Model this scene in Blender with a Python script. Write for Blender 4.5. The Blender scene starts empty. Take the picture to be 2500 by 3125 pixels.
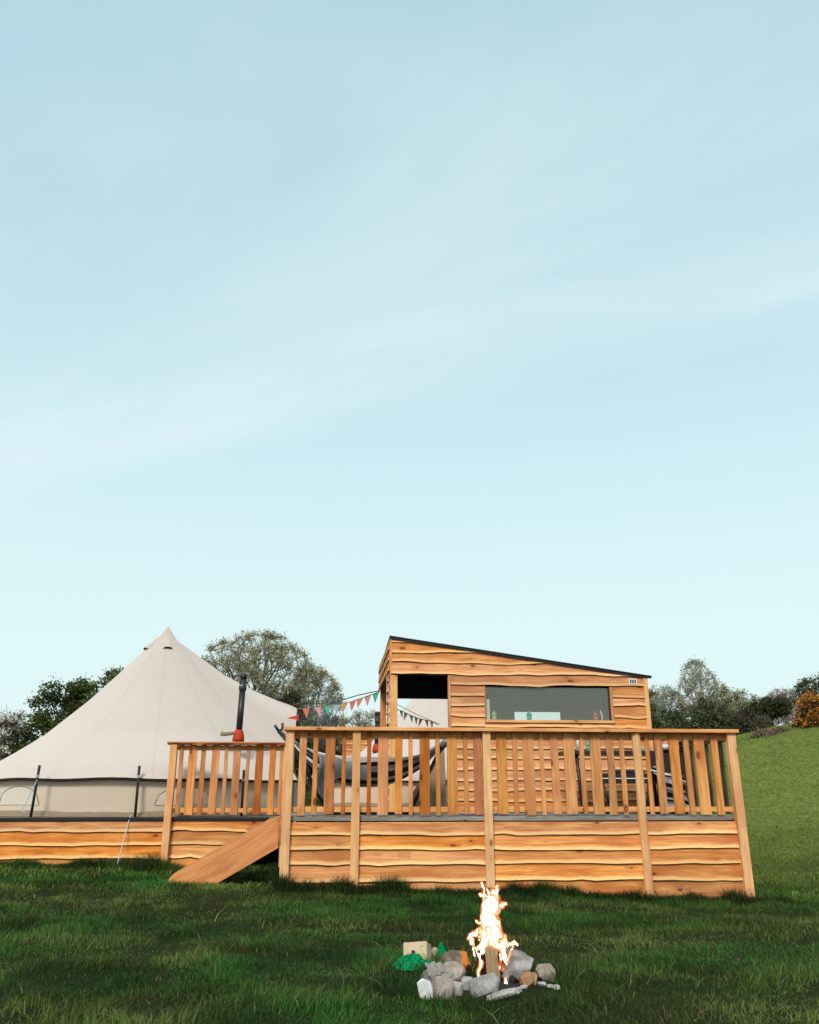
import bpy, bmesh, math, random
import numpy as np
from mathutils import Vector, Matrix

R = math.radians
SC = bpy.context.scene
COL = SC.collection

# ------------------------------------------------------------------ camera
cd = bpy.data.cameras.new('camera')
cam = bpy.data.objects.new('camera', cd); COL.objects.link(cam)
cam.location = (0, 0, 1.0)
cam.rotation_euler = (R(90 + 19.06), 0, R(-4.5))
cd.sensor_fit = 'HORIZONTAL'; cd.sensor_width = 36.0
cd.lens = 36.0 * 2542 / 2500
cd.clip_start = 0.05; cd.clip_end = 3000
SC.camera = cam

# ------------------------------------------------------------------ exposure
SC.view_settings.view_transform = 'Standard'
SC.view_settings.look = 'None'
SC.view_settings.exposure = 0.97
SC.view_settings.gamma = 1.0
SC.view_settings.use_curve_mapping = False

# ------------------------------------------------------------------ node helper
class NT:
    def __init__(self, tree):
        self.t = tree; self.n = tree.nodes; self.l = tree.links
    def node(self, typ, props=None, **ins):
        nd = self.n.new(typ)
        for k, v in (props or {}).items(): setattr(nd, k, v)
        for k, v in ins.items():
            self.set(nd, k, v)
        return nd
    def set(self, nd, k, v):
        key = int(k[1:]) if k[0] == 'i' and k[1:].isdigit() else k.replace('_', ' ')
        s = nd.inputs[key]
        if isinstance(v, bpy.types.NodeSocket): self.l.new(v, s)
        elif isinstance(v, bpy.types.Node): self.l.new(v.outputs[0], s)
        else:
            if s.type == 'RGBA' and len(v) == 3: v = (*v, 1)
            s.default_value = v
    def math(self, op, a, b=None, c=None, clamp=False):
        nd = self.n.new('ShaderNodeMath'); nd.operation = op; nd.use_clamp = clamp
        for i, v in enumerate((a, b, c)):
            if v is not None: self.set(nd, 'i%d' % i, v)
        return nd.outputs[0]
    def vmath(self, op, a, b=None, scale=None):
        nd = self.n.new('ShaderNodeVectorMath'); nd.operation = op
        self.set(nd, 'i0', a)
        if b is not None: self.set(nd, 'i1', b)
        if scale is not None: self.set(nd, 'Scale', scale)
        return nd.outputs[1] if op in ('DOT_PRODUCT', 'LENGTH', 'DISTANCE') else nd.outputs[0]
    def mix(self, f, a, b, mode='MIX'):
        nd = self.n.new('ShaderNodeMix'); nd.data_type = 'RGBA'; nd.blend_type = mode; nd.clamp_factor = True
        for i, v in ((0, f), (6, a), (7, b)): self.set(nd, 'i%d' % i, v)
        return nd.outputs[2]
    def ss(self, x, a, b):           # smoothstep of x between a and b
        nd = self.n.new('ShaderNodeMapRange'); nd.interpolation_type = 'SMOOTHSTEP'
        self.set(nd, 'i0', x); nd.inputs[1].default_value = a; nd.inputs[2].default_value = b
        return nd.outputs[0]
    def noise(self, vec, scale=1, detail=3, rough=0.5, dist=0.0):
        nd = self.n.new('ShaderNodeTexNoise')
        self.set(nd, 'Vector', vec)
        for k, v in (('Scale', scale), ('Detail', detail), ('Roughness', rough), ('Distortion', dist)): nd.inputs[k].default_value = v
        return nd.outputs[0]

# ------------------------------------------------------------------ world: one soft evening sky with thin cirrus
SUN_EL, SUN_AZ = 38.0, 198.0        # behind the camera, a little to the left (azimuth measured clockwise from +Y)
w = bpy.data.worlds.new('World'); SC.world = w; w.use_nodes = True
T = NT(w.node_tree); T.n.clear()
sky = T.node('ShaderNodeTexSky', dict(sky_type='NISHITA', sun_disc=False, sun_elevation=R(SUN_EL), sun_rotation=R(SUN_AZ),
                                      altitude=50, air_density=1.0, dust_density=0.6, ozone_density=1.0))
tc = T.node('ShaderNodeTexCoord')
sep = T.node('ShaderNodeSeparateXYZ', None, Vector=tc.outputs['Generated'])
zz = T.math('MAXIMUM', sep.outputs[2], 0.05)
u = T.math('DIVIDE', sep.outputs[0], zz); v = T.math('DIVIDE', sep.outputs[1], zz)
s_ = T.math('ADD', T.math('MULTIPLY', u, 0.876), T.math('MULTIPLY', v, -0.482))
t_ = T.math('ADD', T.math('MULTIPLY', u, 0.482), T.math('MULTIPLY', v, 0.876))
def cvec(ks, kt, off):
    c = T.node('ShaderNodeCombineXYZ', None, X=T.math('MULTIPLY', s_, ks), Y=T.math('MULTIPLY', t_, kt), Z=off)
    return c.outputs[0]
warp = T.math('MULTIPLY', T.math('SUBTRACT', T.noise(cvec(0.55, 1.0, 3.1), 1.0, 4, 0.5), 0.5), 0.75)
tw = T.math('ADD', t_, warp)
band = T.math('MULTIPLY', T.ss(tw, 1.97, 1.74), T.ss(tw, 0.7, 1.75))
streak = T.noise(cvec(0.75, 2.3, 7.7), 1.0, 6, 0.58, 0.5)
band2 = T.math('MULTIPLY', band, T.math('ADD', 0.42, T.math('MULTIPLY', T.ss(streak, 0.34, 0.64), 0.58)))
wisps = T.math('MULTIPLY', T.ss(T.noise(cvec(0.5, 1.3, 1.3), 1.0, 5, 0.55, 0.3), 0.40, 0.74), 0.42)
low = T.math('MULTIPLY', T.ss(sep.outputs[2], 0.66, 0.04), 0.95)
fac = T.math('MAXIMUM', T.math('MULTIPLY', band2, 0.58), T.math('MULTIPLY', wisps, T.ss(tw, 2.0, 1.7)))
tint = T.mix(1.0, sky.outputs[0], (1.0, 1.0, 1.0), 'MULTIPLY')
base = T.mix(0.6, tint, (4.4, 6.5, 6.75))
base = T.mix(low, base, (4.9, 6.0, 5.95))
skyc = T.mix(fac, base, (5.2, 5.95, 6.15))
bg = T.node('ShaderNodeBackground', None, Color=skyc, Strength=0.0795)
wo = T.node('ShaderNodeOutputWorld', None, Surface=bg.outputs[0])

# ------------------------------------------------------------------ sun (soft, hazy evening)
sd = bpy.data.lights.new('sun', 'SUN'); sd.energy = 1.5; sd.angle = R(14); sd.color = (1.0, 0.90, 0.76)
sun = bpy.data.objects.new('sun', sd); COL.objects.link(sun)
az, el = R(SUN_AZ), R(SUN_EL)
sdir = Vector((math.sin(az) * math.cos(el), math.cos(az) * math.cos(el), math.sin(el)))
sun.rotation_euler = (-sdir).to_track_quat('-Z', 'Y').to_euler()

# ================================================================== helpers: objects
def thing(name, label, cat, loc=(0, 0, 0), group=None):
    o = bpy.data.objects.new(name, None); COL.objects.link(o)
    o.location = loc; o.empty_display_size = 0.1
    o['label'] = label; o['category'] = cat
    if group: o['group'] = group
    return o

def worldloc(p):
    l = Vector((0, 0, 0))
    while p is not None: l += Vector(p.location); p = p.parent
    return l

def link(name, me, parent=None, mat=None, label=None):
    if mat is not None and not me.materials: me.materials.append(mat)
    o = bpy.data.objects.new(name, me); COL.objects.link(o)
    if parent is not None: o.parent = parent
    if label: o['label'] = label
    return o

def tag(o, label=None, cat=None, group=None, kind=None):
    for k, v_ in (('label', label), ('category', cat), ('group', group), ('kind', kind)):
        if v_: o[k] = v_
    return o

def mesh(name, V, F, parent=None, mat=None, gc=None, smooth=False, label=None, tint=None):
    """V in world coordinates; stored relative to the parent's place."""
    V = np.asarray(V, dtype=float).reshape(-1, 3)
    L = worldloc(parent)
    me = bpy.data.meshes.new(name)
    me.from_pydata([tuple(p) for p in (V - np.array(L))], [], [tuple(f) for f in F])
    if gc is not None:
        a = me.attributes.new('gc', 'FLOAT_VECTOR', 'POINT'); a.data.foreach_set('vector', np.asarray(gc, dtype=np.float32).ravel())
    if tint is not None:
        a = me.attributes.new('tint', 'FLOAT_COLOR', 'POINT'); a.data.foreach_set('color', np.asarray(tint, dtype=np.float32).ravel())
    if smooth: me.shade_smooth()
    me.update()
    return link(name, me, parent, mat, label)

def fastmesh(name, V, F, mat, parent=None, tint=None, smooth=False):
    """numpy arrays, all faces with the same number of corners"""
    V = np.asarray(V, dtype=np.float32); F = np.asarray(F, dtype=np.int32)
    V = V - np.array(worldloc(parent), dtype=np.float32)
    k = F.shape[1]
    me = bpy.data.meshes.new(name)
    me.vertices.add(len(V)); me.vertices.foreach_set('co', V.ravel())
    me.loops.add(F.size); me.loops.foreach_set('vertex_index', F.ravel())
    me.polygons.add(len(F)); me.polygons.foreach_set('loop_start', np.arange(0, F.size, k, dtype=np.int32))
    if tint is not None:
        a = me.attributes.new('tint', 'FLOAT_COLOR', 'POINT'); a.data.foreach_set('color', np.asarray(tint, dtype=np.float32).ravel())
    me.update(calc_edges=True); me.validate()
    if smooth: me.shade_smooth()
    return link(name, me, parent, mat)

rnd = random.Random(11)
def goff(): return np.array([rnd.uniform(0, 60), rnd.uniform(0, 60), 0.0])

_CH = None
def box_geo(sx, sy, sz, bev=0.004):
    """chamfered box"""
    h = np.array([sx, sy, sz]) / 2; b = min(bev, 0.3 * min(sx, sy, sz))
    V = []; idx = {}
    for X in (-1, 1):
        for Y in (-1, 1):
            for Z in (-1, 1):
                s = np.array([X, Y, Z])
                for ax in range(3):
                    p = s * h - s * b; p[ax] = s[ax] * h[ax]
                    idx[(X, Y, Z, ax)] = len(V); V.append(p)
    F = []
    for ax in range(3):
        a, c = [(1, 2), (2, 0), (0, 1)][ax]
        for s in (-1, 1):
            q = []
            for (m, n) in ((-1, -1), (1, -1), (1, 1), (-1, 1)):
                k = [0, 0, 0]; k[ax] = s; k[a] = m; k[c] = n
                q.append(idx[(*k, ax)])
            F.append(q if s > 0 else q[::-1])
    for ax in range(3):
        a, c = [(1, 2), (2, 0), (0, 1)][ax]
        for m in (-1, 1):
            for n in (-1, 1):
                k0 = [0, 0, 0]; k0[a] = m; k0[c] = n; k1 = list(k0); k0[ax] = -1; k1[ax] = 1
                q = [idx[(*k0, a)], idx[(*k1, a)], idx[(*k1, c)], idx[(*k0, c)]]
                F.append(q[::-1] if m * n > 0 else q)
    for X in (-1, 1):
        for Y in (-1, 1):
            for Z in (-1, 1):
                q = [idx[(X, Y, Z, i)] for i in range(3)]
                F.append(q if X * Y * Z > 0 else q[::-1])
    return np.array(V), F

def box(name, lo, hi, mat, parent=None, grain=0, bev=0.004, rot=None, label=None, wob=0.0):
    lo = np.array(lo, float); hi = np.array(hi, float); c = (lo + hi) / 2; s = hi - lo
    V, F = box_geo(*s, bev)
    o = [grain] + [i for i in (2, 1, 0) if i != grain]
    g = np.stack([V[:, o[0]], V[:, o[1]], np.full(len(V), 0.5)], 1)
    g[:, 1] += V[:, o[2]] * 0.8
    g += goff()
    if rot is not None:
        V = V @ np.array(Matrix(rot).to_3x3()).T
    return mesh(name, V + c, F, parent, mat, gc=g, label=label)

def tube_geo(pts, rad, n=8, cap=True):
    pts = [Vector(p) for p in pts]; m = len(pts)
    rad = [rad] * m if np.isscalar(rad) else rad
    V = []; F = []; prev = None
    for i, p in enumerate(pts):
        d = (pts[min(i + 1, m - 1)] - pts[max(i - 1, 0)]).normalized()
        if prev is None:
            a = d.orthogonal().normalized()
        else:
            a = (prev - d * prev.dot(d))
            a = a.normalized() if a.length > 1e-6 else d.orthogonal().normalized()
        prev = a; b = d.cross(a)
        for k in range(n):
            t = 2 * math.pi * k / n
            V.append(p + (a * math.cos(t) + b * math.sin(t)) * rad[i])
    for i in range(m - 1):
        for k in range(n):
            F.append([i * n + k, i * n + (k + 1) % n, (i + 1) * n + (k + 1) % n, (i + 1) * n + k])
    if cap: F.append(list(range(n))[::-1]); F.append([(m - 1) * n + k for k in range(n)])
    return [tuple(v_) for v_ in V], F

def tube(name, pts, rad, mat, parent=None, n=8, label=None, smooth=True):
    V, F = tube_geo(pts, rad, n)
    o = mesh(name, V, F, parent, mat, label=label)
    if smooth:
        for p in o.data.polygons: p.use_smooth = len(p.vertices) == 4
    return o

def lathe(name, prof, loc, mat, parent=None, n=16, label=None, axis=None):
    V = []; F = []
    for r, z in prof:
        for k in range(n):
            t = 2 * math.pi * k / n; V.append((r * math.cos(t), r * math.sin(t), z))
    m = len(prof)
    for i in range(m - 1):
        for k in range(n): F.append([i * n + k, i * n + (k + 1) % n, (i + 1) * n + (k + 1) % n, (i + 1) * n + k])
    F.append(list(range(n))[::-1]); F.append([(m - 1) * n + k for k in range(n)])
    V = np.array(V)
    if axis is not None: V = V @ np.array(axis).T
    o = mesh(name, V + np.array(loc), F, parent, mat, label=label)
    for p in o.data.polygons: p.use_smooth = len(p.vertices) == 4
    return o

# ------------------------------------------------------------------ helpers: value noise
def _hash(a):
    a = (a.astype(np.int64) * 374761393) & 0xffffffff
    a = ((a ^ (a >> 13)) * 1274126177) & 0xffffffff
    return ((a ^ (a >> 16)) & 0xffff) / 65535.0
def vnoise(x, y, z=None, seed=0):
    x = np.asarray(x, float); y = np.asarray(y, float); z = np.zeros_like(x) if z is None else np.asarray(z, float)
    ix, iy, iz = np.floor(x), np.floor(y), np.floor(z)
    fx, fy, fz = x - ix, y - iy, z - iz
    fx, fy, fz = (f * f * (3 - 2 * f) for f in (fx, fy, fz))
    r = 0
    for dx in (0, 1):
        for dy in (0, 1):
            for dz in (0, 1):
                h = _hash((ix + dx) + (iy + dy) * 57 + (iz + dz) * 7919 + seed * 1013)
                r = r + h * (fx if dx else 1 - fx) * (fy if dy else 1 - fy) * (fz if dz else 1 - fz)
    return r
def fbm(x, y, z=None, oct=3, seed=0):
    s = 0; a = 0.5; n = 0
    for o in range(oct):
        k = 2 ** o
        s = s + a * vnoise(np.asarray(x) * k, np.asarray(y) * k, None if z is None else np.asarray(z) * k, seed + o); n += a; a *= 0.5
    return s / n
def sstep(x, a, b):
    t = np.clip((np.asarray(x, float) - a) / (b - a), 0, 1); return t * t * (3 - 2 * t)

# ================================================================== materials
def mat_new(name):
    m = bpy.data.materials.new(name); m.use_nodes = True
    t = NT(m.node_tree); t.n.clear()
    out = t.n.new('ShaderNodeOutputMaterial')
    return m, t, out

def simple(name, col, rough=0.6, metal=0.0, var=0.0, bump=0.0, scale=30, spec=0.3, trans=0.0):
    m, t, out = mat_new(name)
    c = (*col, 1)
    p = t.node('ShaderNodeBsdfPrincipled', None, Roughness=rough, Metallic=metal)
    p.inputs['Specular IOR Level'].default_value = spec
    tcn = t.node('ShaderNodeTexCoord')
    if var:
        n = t.noise(tcn.outputs['Object'], scale, 4, 0.6)
        f = t.math('ADD', 1 - var, t.math('MULTIPLY', n, 2 * var))
        cc = t.vmath('SCALE', col, scale=f); t.set(p, 'Base Color', cc)
    else: p.inputs['Base Color'].default_value = c
    if bump:
        b = t.node('ShaderNodeBump', None, Strength=bump, Distance=0.01, Height=t.noise(tcn.outputs['Object'], scale * 1.5, 5, 0.6))
        t.set(p, 'Normal', b.outputs[0])
    if trans:
        tr = t.node('ShaderNodeBsdfTranslucent', None, Color=c)
        mx = t.node('ShaderNodeMixShader', None, Fac=trans)
        t.l.new(p.outputs[0], mx.inputs[1]); t.l.new(tr.outputs[0], mx.inputs[2]); t.l.new(mx.outputs[0], out.inputs[0])
    else: t.l.new(p.outputs[0], out.inputs[0])
    return m

def wood(name, col, dark, sap=None, var=0.16, knots=1.0, rough=0.75):
    """pine with grain, knots and, on waney boards, a pale sapwood band along the lower edge"""
    m, t, out = mat_new(name)
    at = t.node('ShaderNodeAttribute', dict(attribute_name='gc'))
    sp = t.node('ShaderNodeSeparateXYZ', None, Vector=at.outputs['Vector'])
    oi = t.node('ShaderNodeObjectInfo')
    def cv(a, b): return t.node('ShaderNodeCombineXYZ', None, X=t.math('MULTIPLY', sp.outputs[0], a), Y=t.math('MULTIPLY', sp.outputs[1], b), Z=t.math('MULTIPLY', oi.outputs['Random'], 20.0)).outputs[0]
    # knots
    kv = cv(3.6, 7.2)
    vo = t.node('ShaderNodeTexVoronoi', dict(feature='F1'), Vector=kv, Scale=1.0, Randomness=1.0)
    kd = vo.outputs['Distance']
    spc = t.node('ShaderNodeSeparateColor', None, Color=vo.outputs['Color'])
    kon = t.math('GREATER_THAN', spc.outputs[0], 0.50)
    kr = t.math('ADD', 0.085, t.math('MULTIPLY', spc.outputs[1], 0.11))
    kq = t.math('DIVIDE', kd, kr)
    knot = t.math('MULTIPLY', t.math('MULTIPLY', t.ss(kq, 1.25, 0.75), kon), knots)
    halo = t.math('MULTIPLY', t.math('MULTIPLY', t.ss(kq, 4.2, 0.6), kon), 0.45 * knots)
    # grain, bent round the knots
    bend = t.math('MULTIPLY', halo, 0.05)
    gv = t.node('ShaderNodeCombineXYZ', None, X=t.math('MULTIPLY', sp.outputs[0], 1.6),
                Y=t.math('MULTIPLY', t.math('ADD', sp.outputs[1], bend), 34.0), Z=t.math('MULTIPLY', oi.outputs['Random'], 33.0)).outputs[0]
    g1 = t.noise(gv, 1.0, 4, 0.6, 0.6)
    g2 = t.noise(cv(9, 170), 1.0, 3, 0.6)
    blot = t.noise(cv(1.1, 3.5), 1.0, 3, 0.55)
    f = t.math('ADD', t.math('MULTIPLY', g1, 0.75), t.math('MULTIPLY', g2, 0.25))
    c = t.mix(t.ss(f, 0.36, 0.62), dark, col)
    c = t.mix(t.math('MULTIPLY', t.ss(blot, 0.42, 0.66), 0.85), c, (dark[0] * .92, dark[1] * .86, dark[2] * .8))
    c = t.mix(halo, c, (dark[0] * .78, dark[1] * .62, dark[2] * .5))
    c = t.mix(t.math('MULTIPLY', knot, 0.85), c, (dark[0] * 0.33, dark[1] * 0.20, dark[2] * 0.13))
    if sap is not None:
        wv = t.noise(cv(2.2, 0.4), 1.0, 3, 0.6)
        ed = t.math('ADD', sp.outputs[2], t.math('MULTIPLY', t.math('SUBTRACT', wv, 0.5), -0.055))
        c = t.mix(t.math('MULTIPLY', t.ss(ed, 0.060, 0.020), 0.80), c, sap)
        bark_shade = t.math('ADD', sp.outputs[2], t.math('MULTIPLY', t.math('SUBTRACT', wv, 0.56), -0.030))
        c = t.mix(t.math('MULTIPLY', t.ss(bark_shade, 0.0075, 0.003), 0.85), c, (0.06, 0.028, 0.012))  # dark lower edge: bark, thickened to stand for the board's shadow
    # board to board
    hv = t.node('ShaderNodeHueSaturation', None, Hue=t.math('ADD', 0.5, t.math('MULTIPLY', t.math('SUBTRACT', oi.outputs['Random'], 0.5), 0.006)),
                Saturation=t.math('ADD', 0.88, t.math('MULTIPLY', t.math('FRACT', t.math('MULTIPLY', oi.outputs['Random'], 7.31)), 0.14)),
                Value=t.math('ADD', 1 - var, t.math('MULTIPLY', t.math('FRACT', t.math('MULTIPLY', oi.outputs['Random'], 13.7)), 2 * var)), Color=c)
    p = t.node('ShaderNodeBsdfPrincipled', None, Base_Color=hv.outputs[0], Roughness=rough)
    p.inputs['Specular IOR Level'].default_value = 0.2
    b = t.node('ShaderNodeBump', None, Strength=0.35, Distance=0.004, Height=f); t.set(p, 'Normal', b.outputs[0])
    t.l.new(p.outputs[0], out.inputs[0])
    return m

W_BOARD = wood('pine_waney_board', (0.74, 0.312, 0.074), (0.49, 0.152, 0.024), sap=(0.92, 0.555, 0.225), var=0.19)
W_SHED = wood('pine_shed_board', (0.71, 0.315, 0.112), (0.49, 0.168, 0.042), sap=(0.82, 0.44, 0.185), var=0.14)
W_POST = wood('pine_post', (0.83, 0.475, 0.195), (0.66, 0.310, 0.100), var=0.06)
W_SLAT = wood('pine_slat', (0.72, 0.330, 0.098), (0.50, 0.172, 0.036), var=0.18)
W_SLATO = wood('pine_slat_orange', (0.52, 0.180, 0.036), (0.36, 0.100, 0.016), var=0.06)
W_RAIL = wood('pine_rail', (0.80, 0.405, 0.145), (0.63, 0.270, 0.078), var=0.05)
W_STAIR = wood('stair_wood', (0.70, 0.265, 0.052), (0.52, 0.160, 0.027), var=0.05)
W_GREY = wood('weathered_deck_wood', (0.34, 0.32, 0.29), (0.19, 0.175, 0.155), var=0.15)
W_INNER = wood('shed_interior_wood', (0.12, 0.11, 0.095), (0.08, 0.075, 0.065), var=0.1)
W_DARKRAIL = wood('dark_rail_wood', (0.16, 0.105, 0.055), (0.09, 0.055, 0.028), var=0.15)  # darker brown than the other rails
M_BLACK = simple('black_parts_and_shade', (0.012, 0.012, 0.013), 0.6)
M_ROOF = simple('roof_sheet_black', (0.020, 0.022, 0.026), 0.5, var=0.2, scale=8)
M_BLKMETAL = simple('black_metal', (0.012, 0.012, 0.014), 0.45, metal=0.0, spec=0.5)
M_BLKPOLE = simple('black_pole', (0.018, 0.018, 0.016), 0.6)
M_RED = simple('red_silicone', (0.42, 0.034, 0.006), 0.65, var=0.15, scale=20)
M_STEEL = simple('brushed_steel', (0.55, 0.55, 0.55), 0.3, metal=0.9)
M_WHITE = simple('white_plastic', (0.75, 0.76, 0.76), 0.5)
M_ROPE = simple('pale_blue_rope', (0.45, 0.55, 0.66), 0.8)
M_CORD = simple('twine', (0.25, 0.22, 0.18), 0.8)
M_TEAL = simple('teal_paint', (0.03, 0.44, 0.42), 0.4)
M_LIME = simple('lime_paint', (0.48, 0.56, 0.14), 0.4)
M_REDP = simple('red_paint', (0.55, 0.05, 0.04), 0.4)
M_ASH = simple('ash_and_charcoal', (0.022, 0.02, 0.018), 0.95, var=0.6, scale=60, bump=0.8)
M_CHAR = simple('charred_wood', (0.02, 0.014, 0.011), 0.9, var=0.4, scale=40, bump=0.6)

def canvas_mat(name, col, weave=0.12, seams=False):
    m, t, out = mat_new(name)
    tcn = t.node('ShaderNodeTexCoord')
    o = tcn.outputs['Object']
    n1 = t.noise(o, 1.1, 4, 0.6); n2 = t.noise(o, 240, 2, 0.6); n3 = t.noise(o, 6, 4, 0.65)
    f = t.math('ADD', 1 - weave, t.math('ADD', t.math('MULTIPLY', n2, weave * 0.9), t.math('MULTIPLY', t.math('ADD', n1, n3), weave * 0.55)))
    c = t.vmath('SCALE', col, scale=f)
    if seams:
        sp = t.node('ShaderNodeSeparateXYZ', None, Vector=o)
        an = t.math('MULTIPLY', t.math('ARCTAN2', sp.outputs[1], sp.outputs[0]), 12 / (2 * math.pi))
        rr = t.math('SQRT', t.math('ADD', t.math('MULTIPLY', sp.outputs[0], sp.outputs[0]), t.math('MULTIPLY', sp.outputs[1], sp.outputs[1])))
        dd = t.math('MULTIPLY', t.math('ABSOLUTE', t.math('SUBTRACT', t.math('FRACT', t.math('ADD', an, 0.12)), 0.5)), t.math('MULTIPLY', rr, 2 * math.pi / 12))
        c = t.mix(t.math('MULTIPLY', t.ss(dd, 0.022, 0.012), 0.16), c, (col[0] * .72, col[1] * .70, col[2] * .66))
        st_ = t.noise(t.vmath('MULTIPLY', o, (1.5, 1.5, .5)), 3.0, 5, .7)
        c = t.mix(t.math('MULTIPLY', t.ss(st_, .56, .78), .22), c, (col[0] * .80, col[1] * .78, col[2] * .74))
    d = t.node('ShaderNodeBsdfDiffuse', None, Color=c, Roughness=0.6)
    h = t.math('ADD', t.math('MULTIPLY', t.noise(o, 2.2, 5, 0.55, 0.4), 1.0), t.math('MULTIPLY', n2, 0.03))
    b = t.node('ShaderNodeBump', None, Strength=0.35, Distance=0.035, Height=h); t.set(d, 'Normal', b.outputs[0])
    tr = t.node('ShaderNodeBsdfTranslucent', None, Color=c)
    mx = t.node('ShaderNodeMixShader', None, Fac=0.18)
    t.l.new(d.outputs[0], mx.inputs[1]); t.l.new(tr.outputs[0], mx.inputs[2]); t.l.new(mx.outputs[0], out.inputs[0])
    return m
M_CANVAS = canvas_mat('canvas_roof', (0.68, 0.605, 0.565), 0.14, True)
M_CWALL = canvas_mat('canvas_wall', (0.74, 0.635, 0.525))
M_CWALLPALE = canvas_mat('canvas_window_flap', (0.76, 0.70, 0.63))
M_CSKIRT = canvas_mat('canvas_skirt', (0.33, 0.25, 0.18))
M_CDARK = canvas_mat('eave_shade_dark', (0.045, 0.04, 0.038))
M_CTAN = canvas_mat('canvas_tan', (0.36, 0.28, 0.20))

def tint_mat(name, rough=0.7, trans=0.3, spec=0.15):
    """colour comes from the leaf's or blade's own tint"""
    m, t, out = mat_new(name)
    at = t.node('ShaderNodeAttribute', dict(attribute_name='tint'))
    p = t.node('ShaderNodeBsdfPrincipled', None, Base_Color=at.outputs['Color'], Roughness=rough)
    p.inputs['Specular IOR Level'].default_value = spec
    tr = t.node('ShaderNodeBsdfTranslucent', None, Color=at.outputs['Color'])
    mx = t.node('ShaderNodeMixShader', None, Fac=trans)
    t.l.new(p.outputs[0], mx.inputs[1]); t.l.new(tr.outputs[0], mx.inputs[2]); t.l.new(mx.outputs[0], out.inputs[0])
    return m
M_GRASS = tint_mat('grass_blades', 0.6, 0.25)
M_LEAF = tint_mat('leaves', 0.6, 0.25)
M_BARK = simple('bark', (0.075, 0.06, 0.045), 0.9, var=0.35, scale=9)
M_BARKPALE = simple('birch_bark', (0.30, 0.28, 0.25), 0.8, var=0.35, scale=5)

# ================================================================== the ground
def gz(x, y, fine=True):
    x = np.asarray(x, float); y = np.asarray(y, float)
    z = np.where(x > 0, -0.031, -0.024) * np.clip(x, -7, 9) * sstep(y, 6, 10)
    H = 1.15 + 2.64 * sstep(x, 3, 17)
    z = z + H * sstep(y, 11.2, 25.5) - 0.9 * sstep(y, 27, 60)
    if fine:
        z = z + (fbm(x * 0.8, y * 0.8, oct=2, seed=5) - 0.5) * 0.07 * sstep(np.abs(x - 0.9) + np.abs(y - 5.3), 0.4, 1.6) + (fbm(x * 3.1, y * 3.1, oct=2, seed=9) - 0.5) * 0.035
    return z
def gz1(x, y): return float(gz(np.array([x]), np.array([y]))[0])

def patch(x, y):
    """0..1 tufts of lush grass against thin, drier sward"""
    return fbm(x * 0.9 + 3, y * 1.3, oct=3, seed=21)

xs = np.concatenate([-np.geomspace(500, 9, 26), np.linspace(-8.6, 14, 150), np.geomspace(14.5, 500, 26)])
ys = np.concatenate([-np.geomspace(200, 2.5, 14), np.linspace(-2, 34, 220), np.geomspace(35, 900, 26)])
GX, GY = np.meshgrid(xs, ys)
GZ = gz(GX, GY)
nx, ny = len(xs), len(ys)
ii = np.arange((nx) * (ny)).reshape(ny, nx)
F = np.stack([ii[:-1, :-1], ii[:-1, 1:], ii[1:, 1:], ii[1:, :-1]], -1).reshape(-1, 4)
m, t, out = mat_new('meadow_soil')
o = t.node('ShaderNodeTexCoord').outputs['Object']
n1 = t.noise(o, 0.55, 5, 0.6); n2 = t.noise(o, 9, 5, 0.7); n3 = t.noise(o, 60, 3, 0.7)
c = t.mix(t.ss(n1, 0.35, 0.65), (0.016, 0.027, 0.008), (0.032, 0.040, 0.012))
c = t.mix(t.math('MULTIPLY', t.ss(n2, 0.45, 0.7), 0.6), c, (0.045, 0.05, 0.018))
at = t.node('ShaderNodeAttribute', dict(attribute_name='tint'))
hillc = t.mix(t.ss(n2, .35, .65), (.120, .165, .035), (.235, .265, .068))
c = t.mix(t.math('MULTIPLY', t.ss(n3, 0.4, 0.7), 0.5), c, (0.020, 0.032, 0.010))
c = t.mix(at.outputs['Fac'], c, hillc)
p = t.node('ShaderNodeBsdfPrincipled', None, Base_Color=c, Roughness=0.95)
p.inputs['Specular IOR Level'].default_value = 0.05
b = t.node('ShaderNodeBump', None, Strength=0.9, Distance=0.08, Height=t.math('ADD', n2, t.math('MULTIPLY', n3, 0.5))); t.set(p, 'Normal', b.outputs[0])
t.l.new(p.outputs[0], out.inputs[0])
up = (sstep(GY, 9.5, 19) * sstep(GX / np.maximum(GY, 1), .12, .34)).ravel()[:, None]  # uphill mask; sun and haze put into the paler ground colour
g = fastmesh('ground', np.stack([GX, GY, GZ], -1).reshape(-1, 3), F, m, smooth=True, tint=np.concatenate([up, up, up, np.ones_like(up)], 1))
tag(g, 'grassy field rising to a hill behind the decks', 'field', kind='structure')

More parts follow.
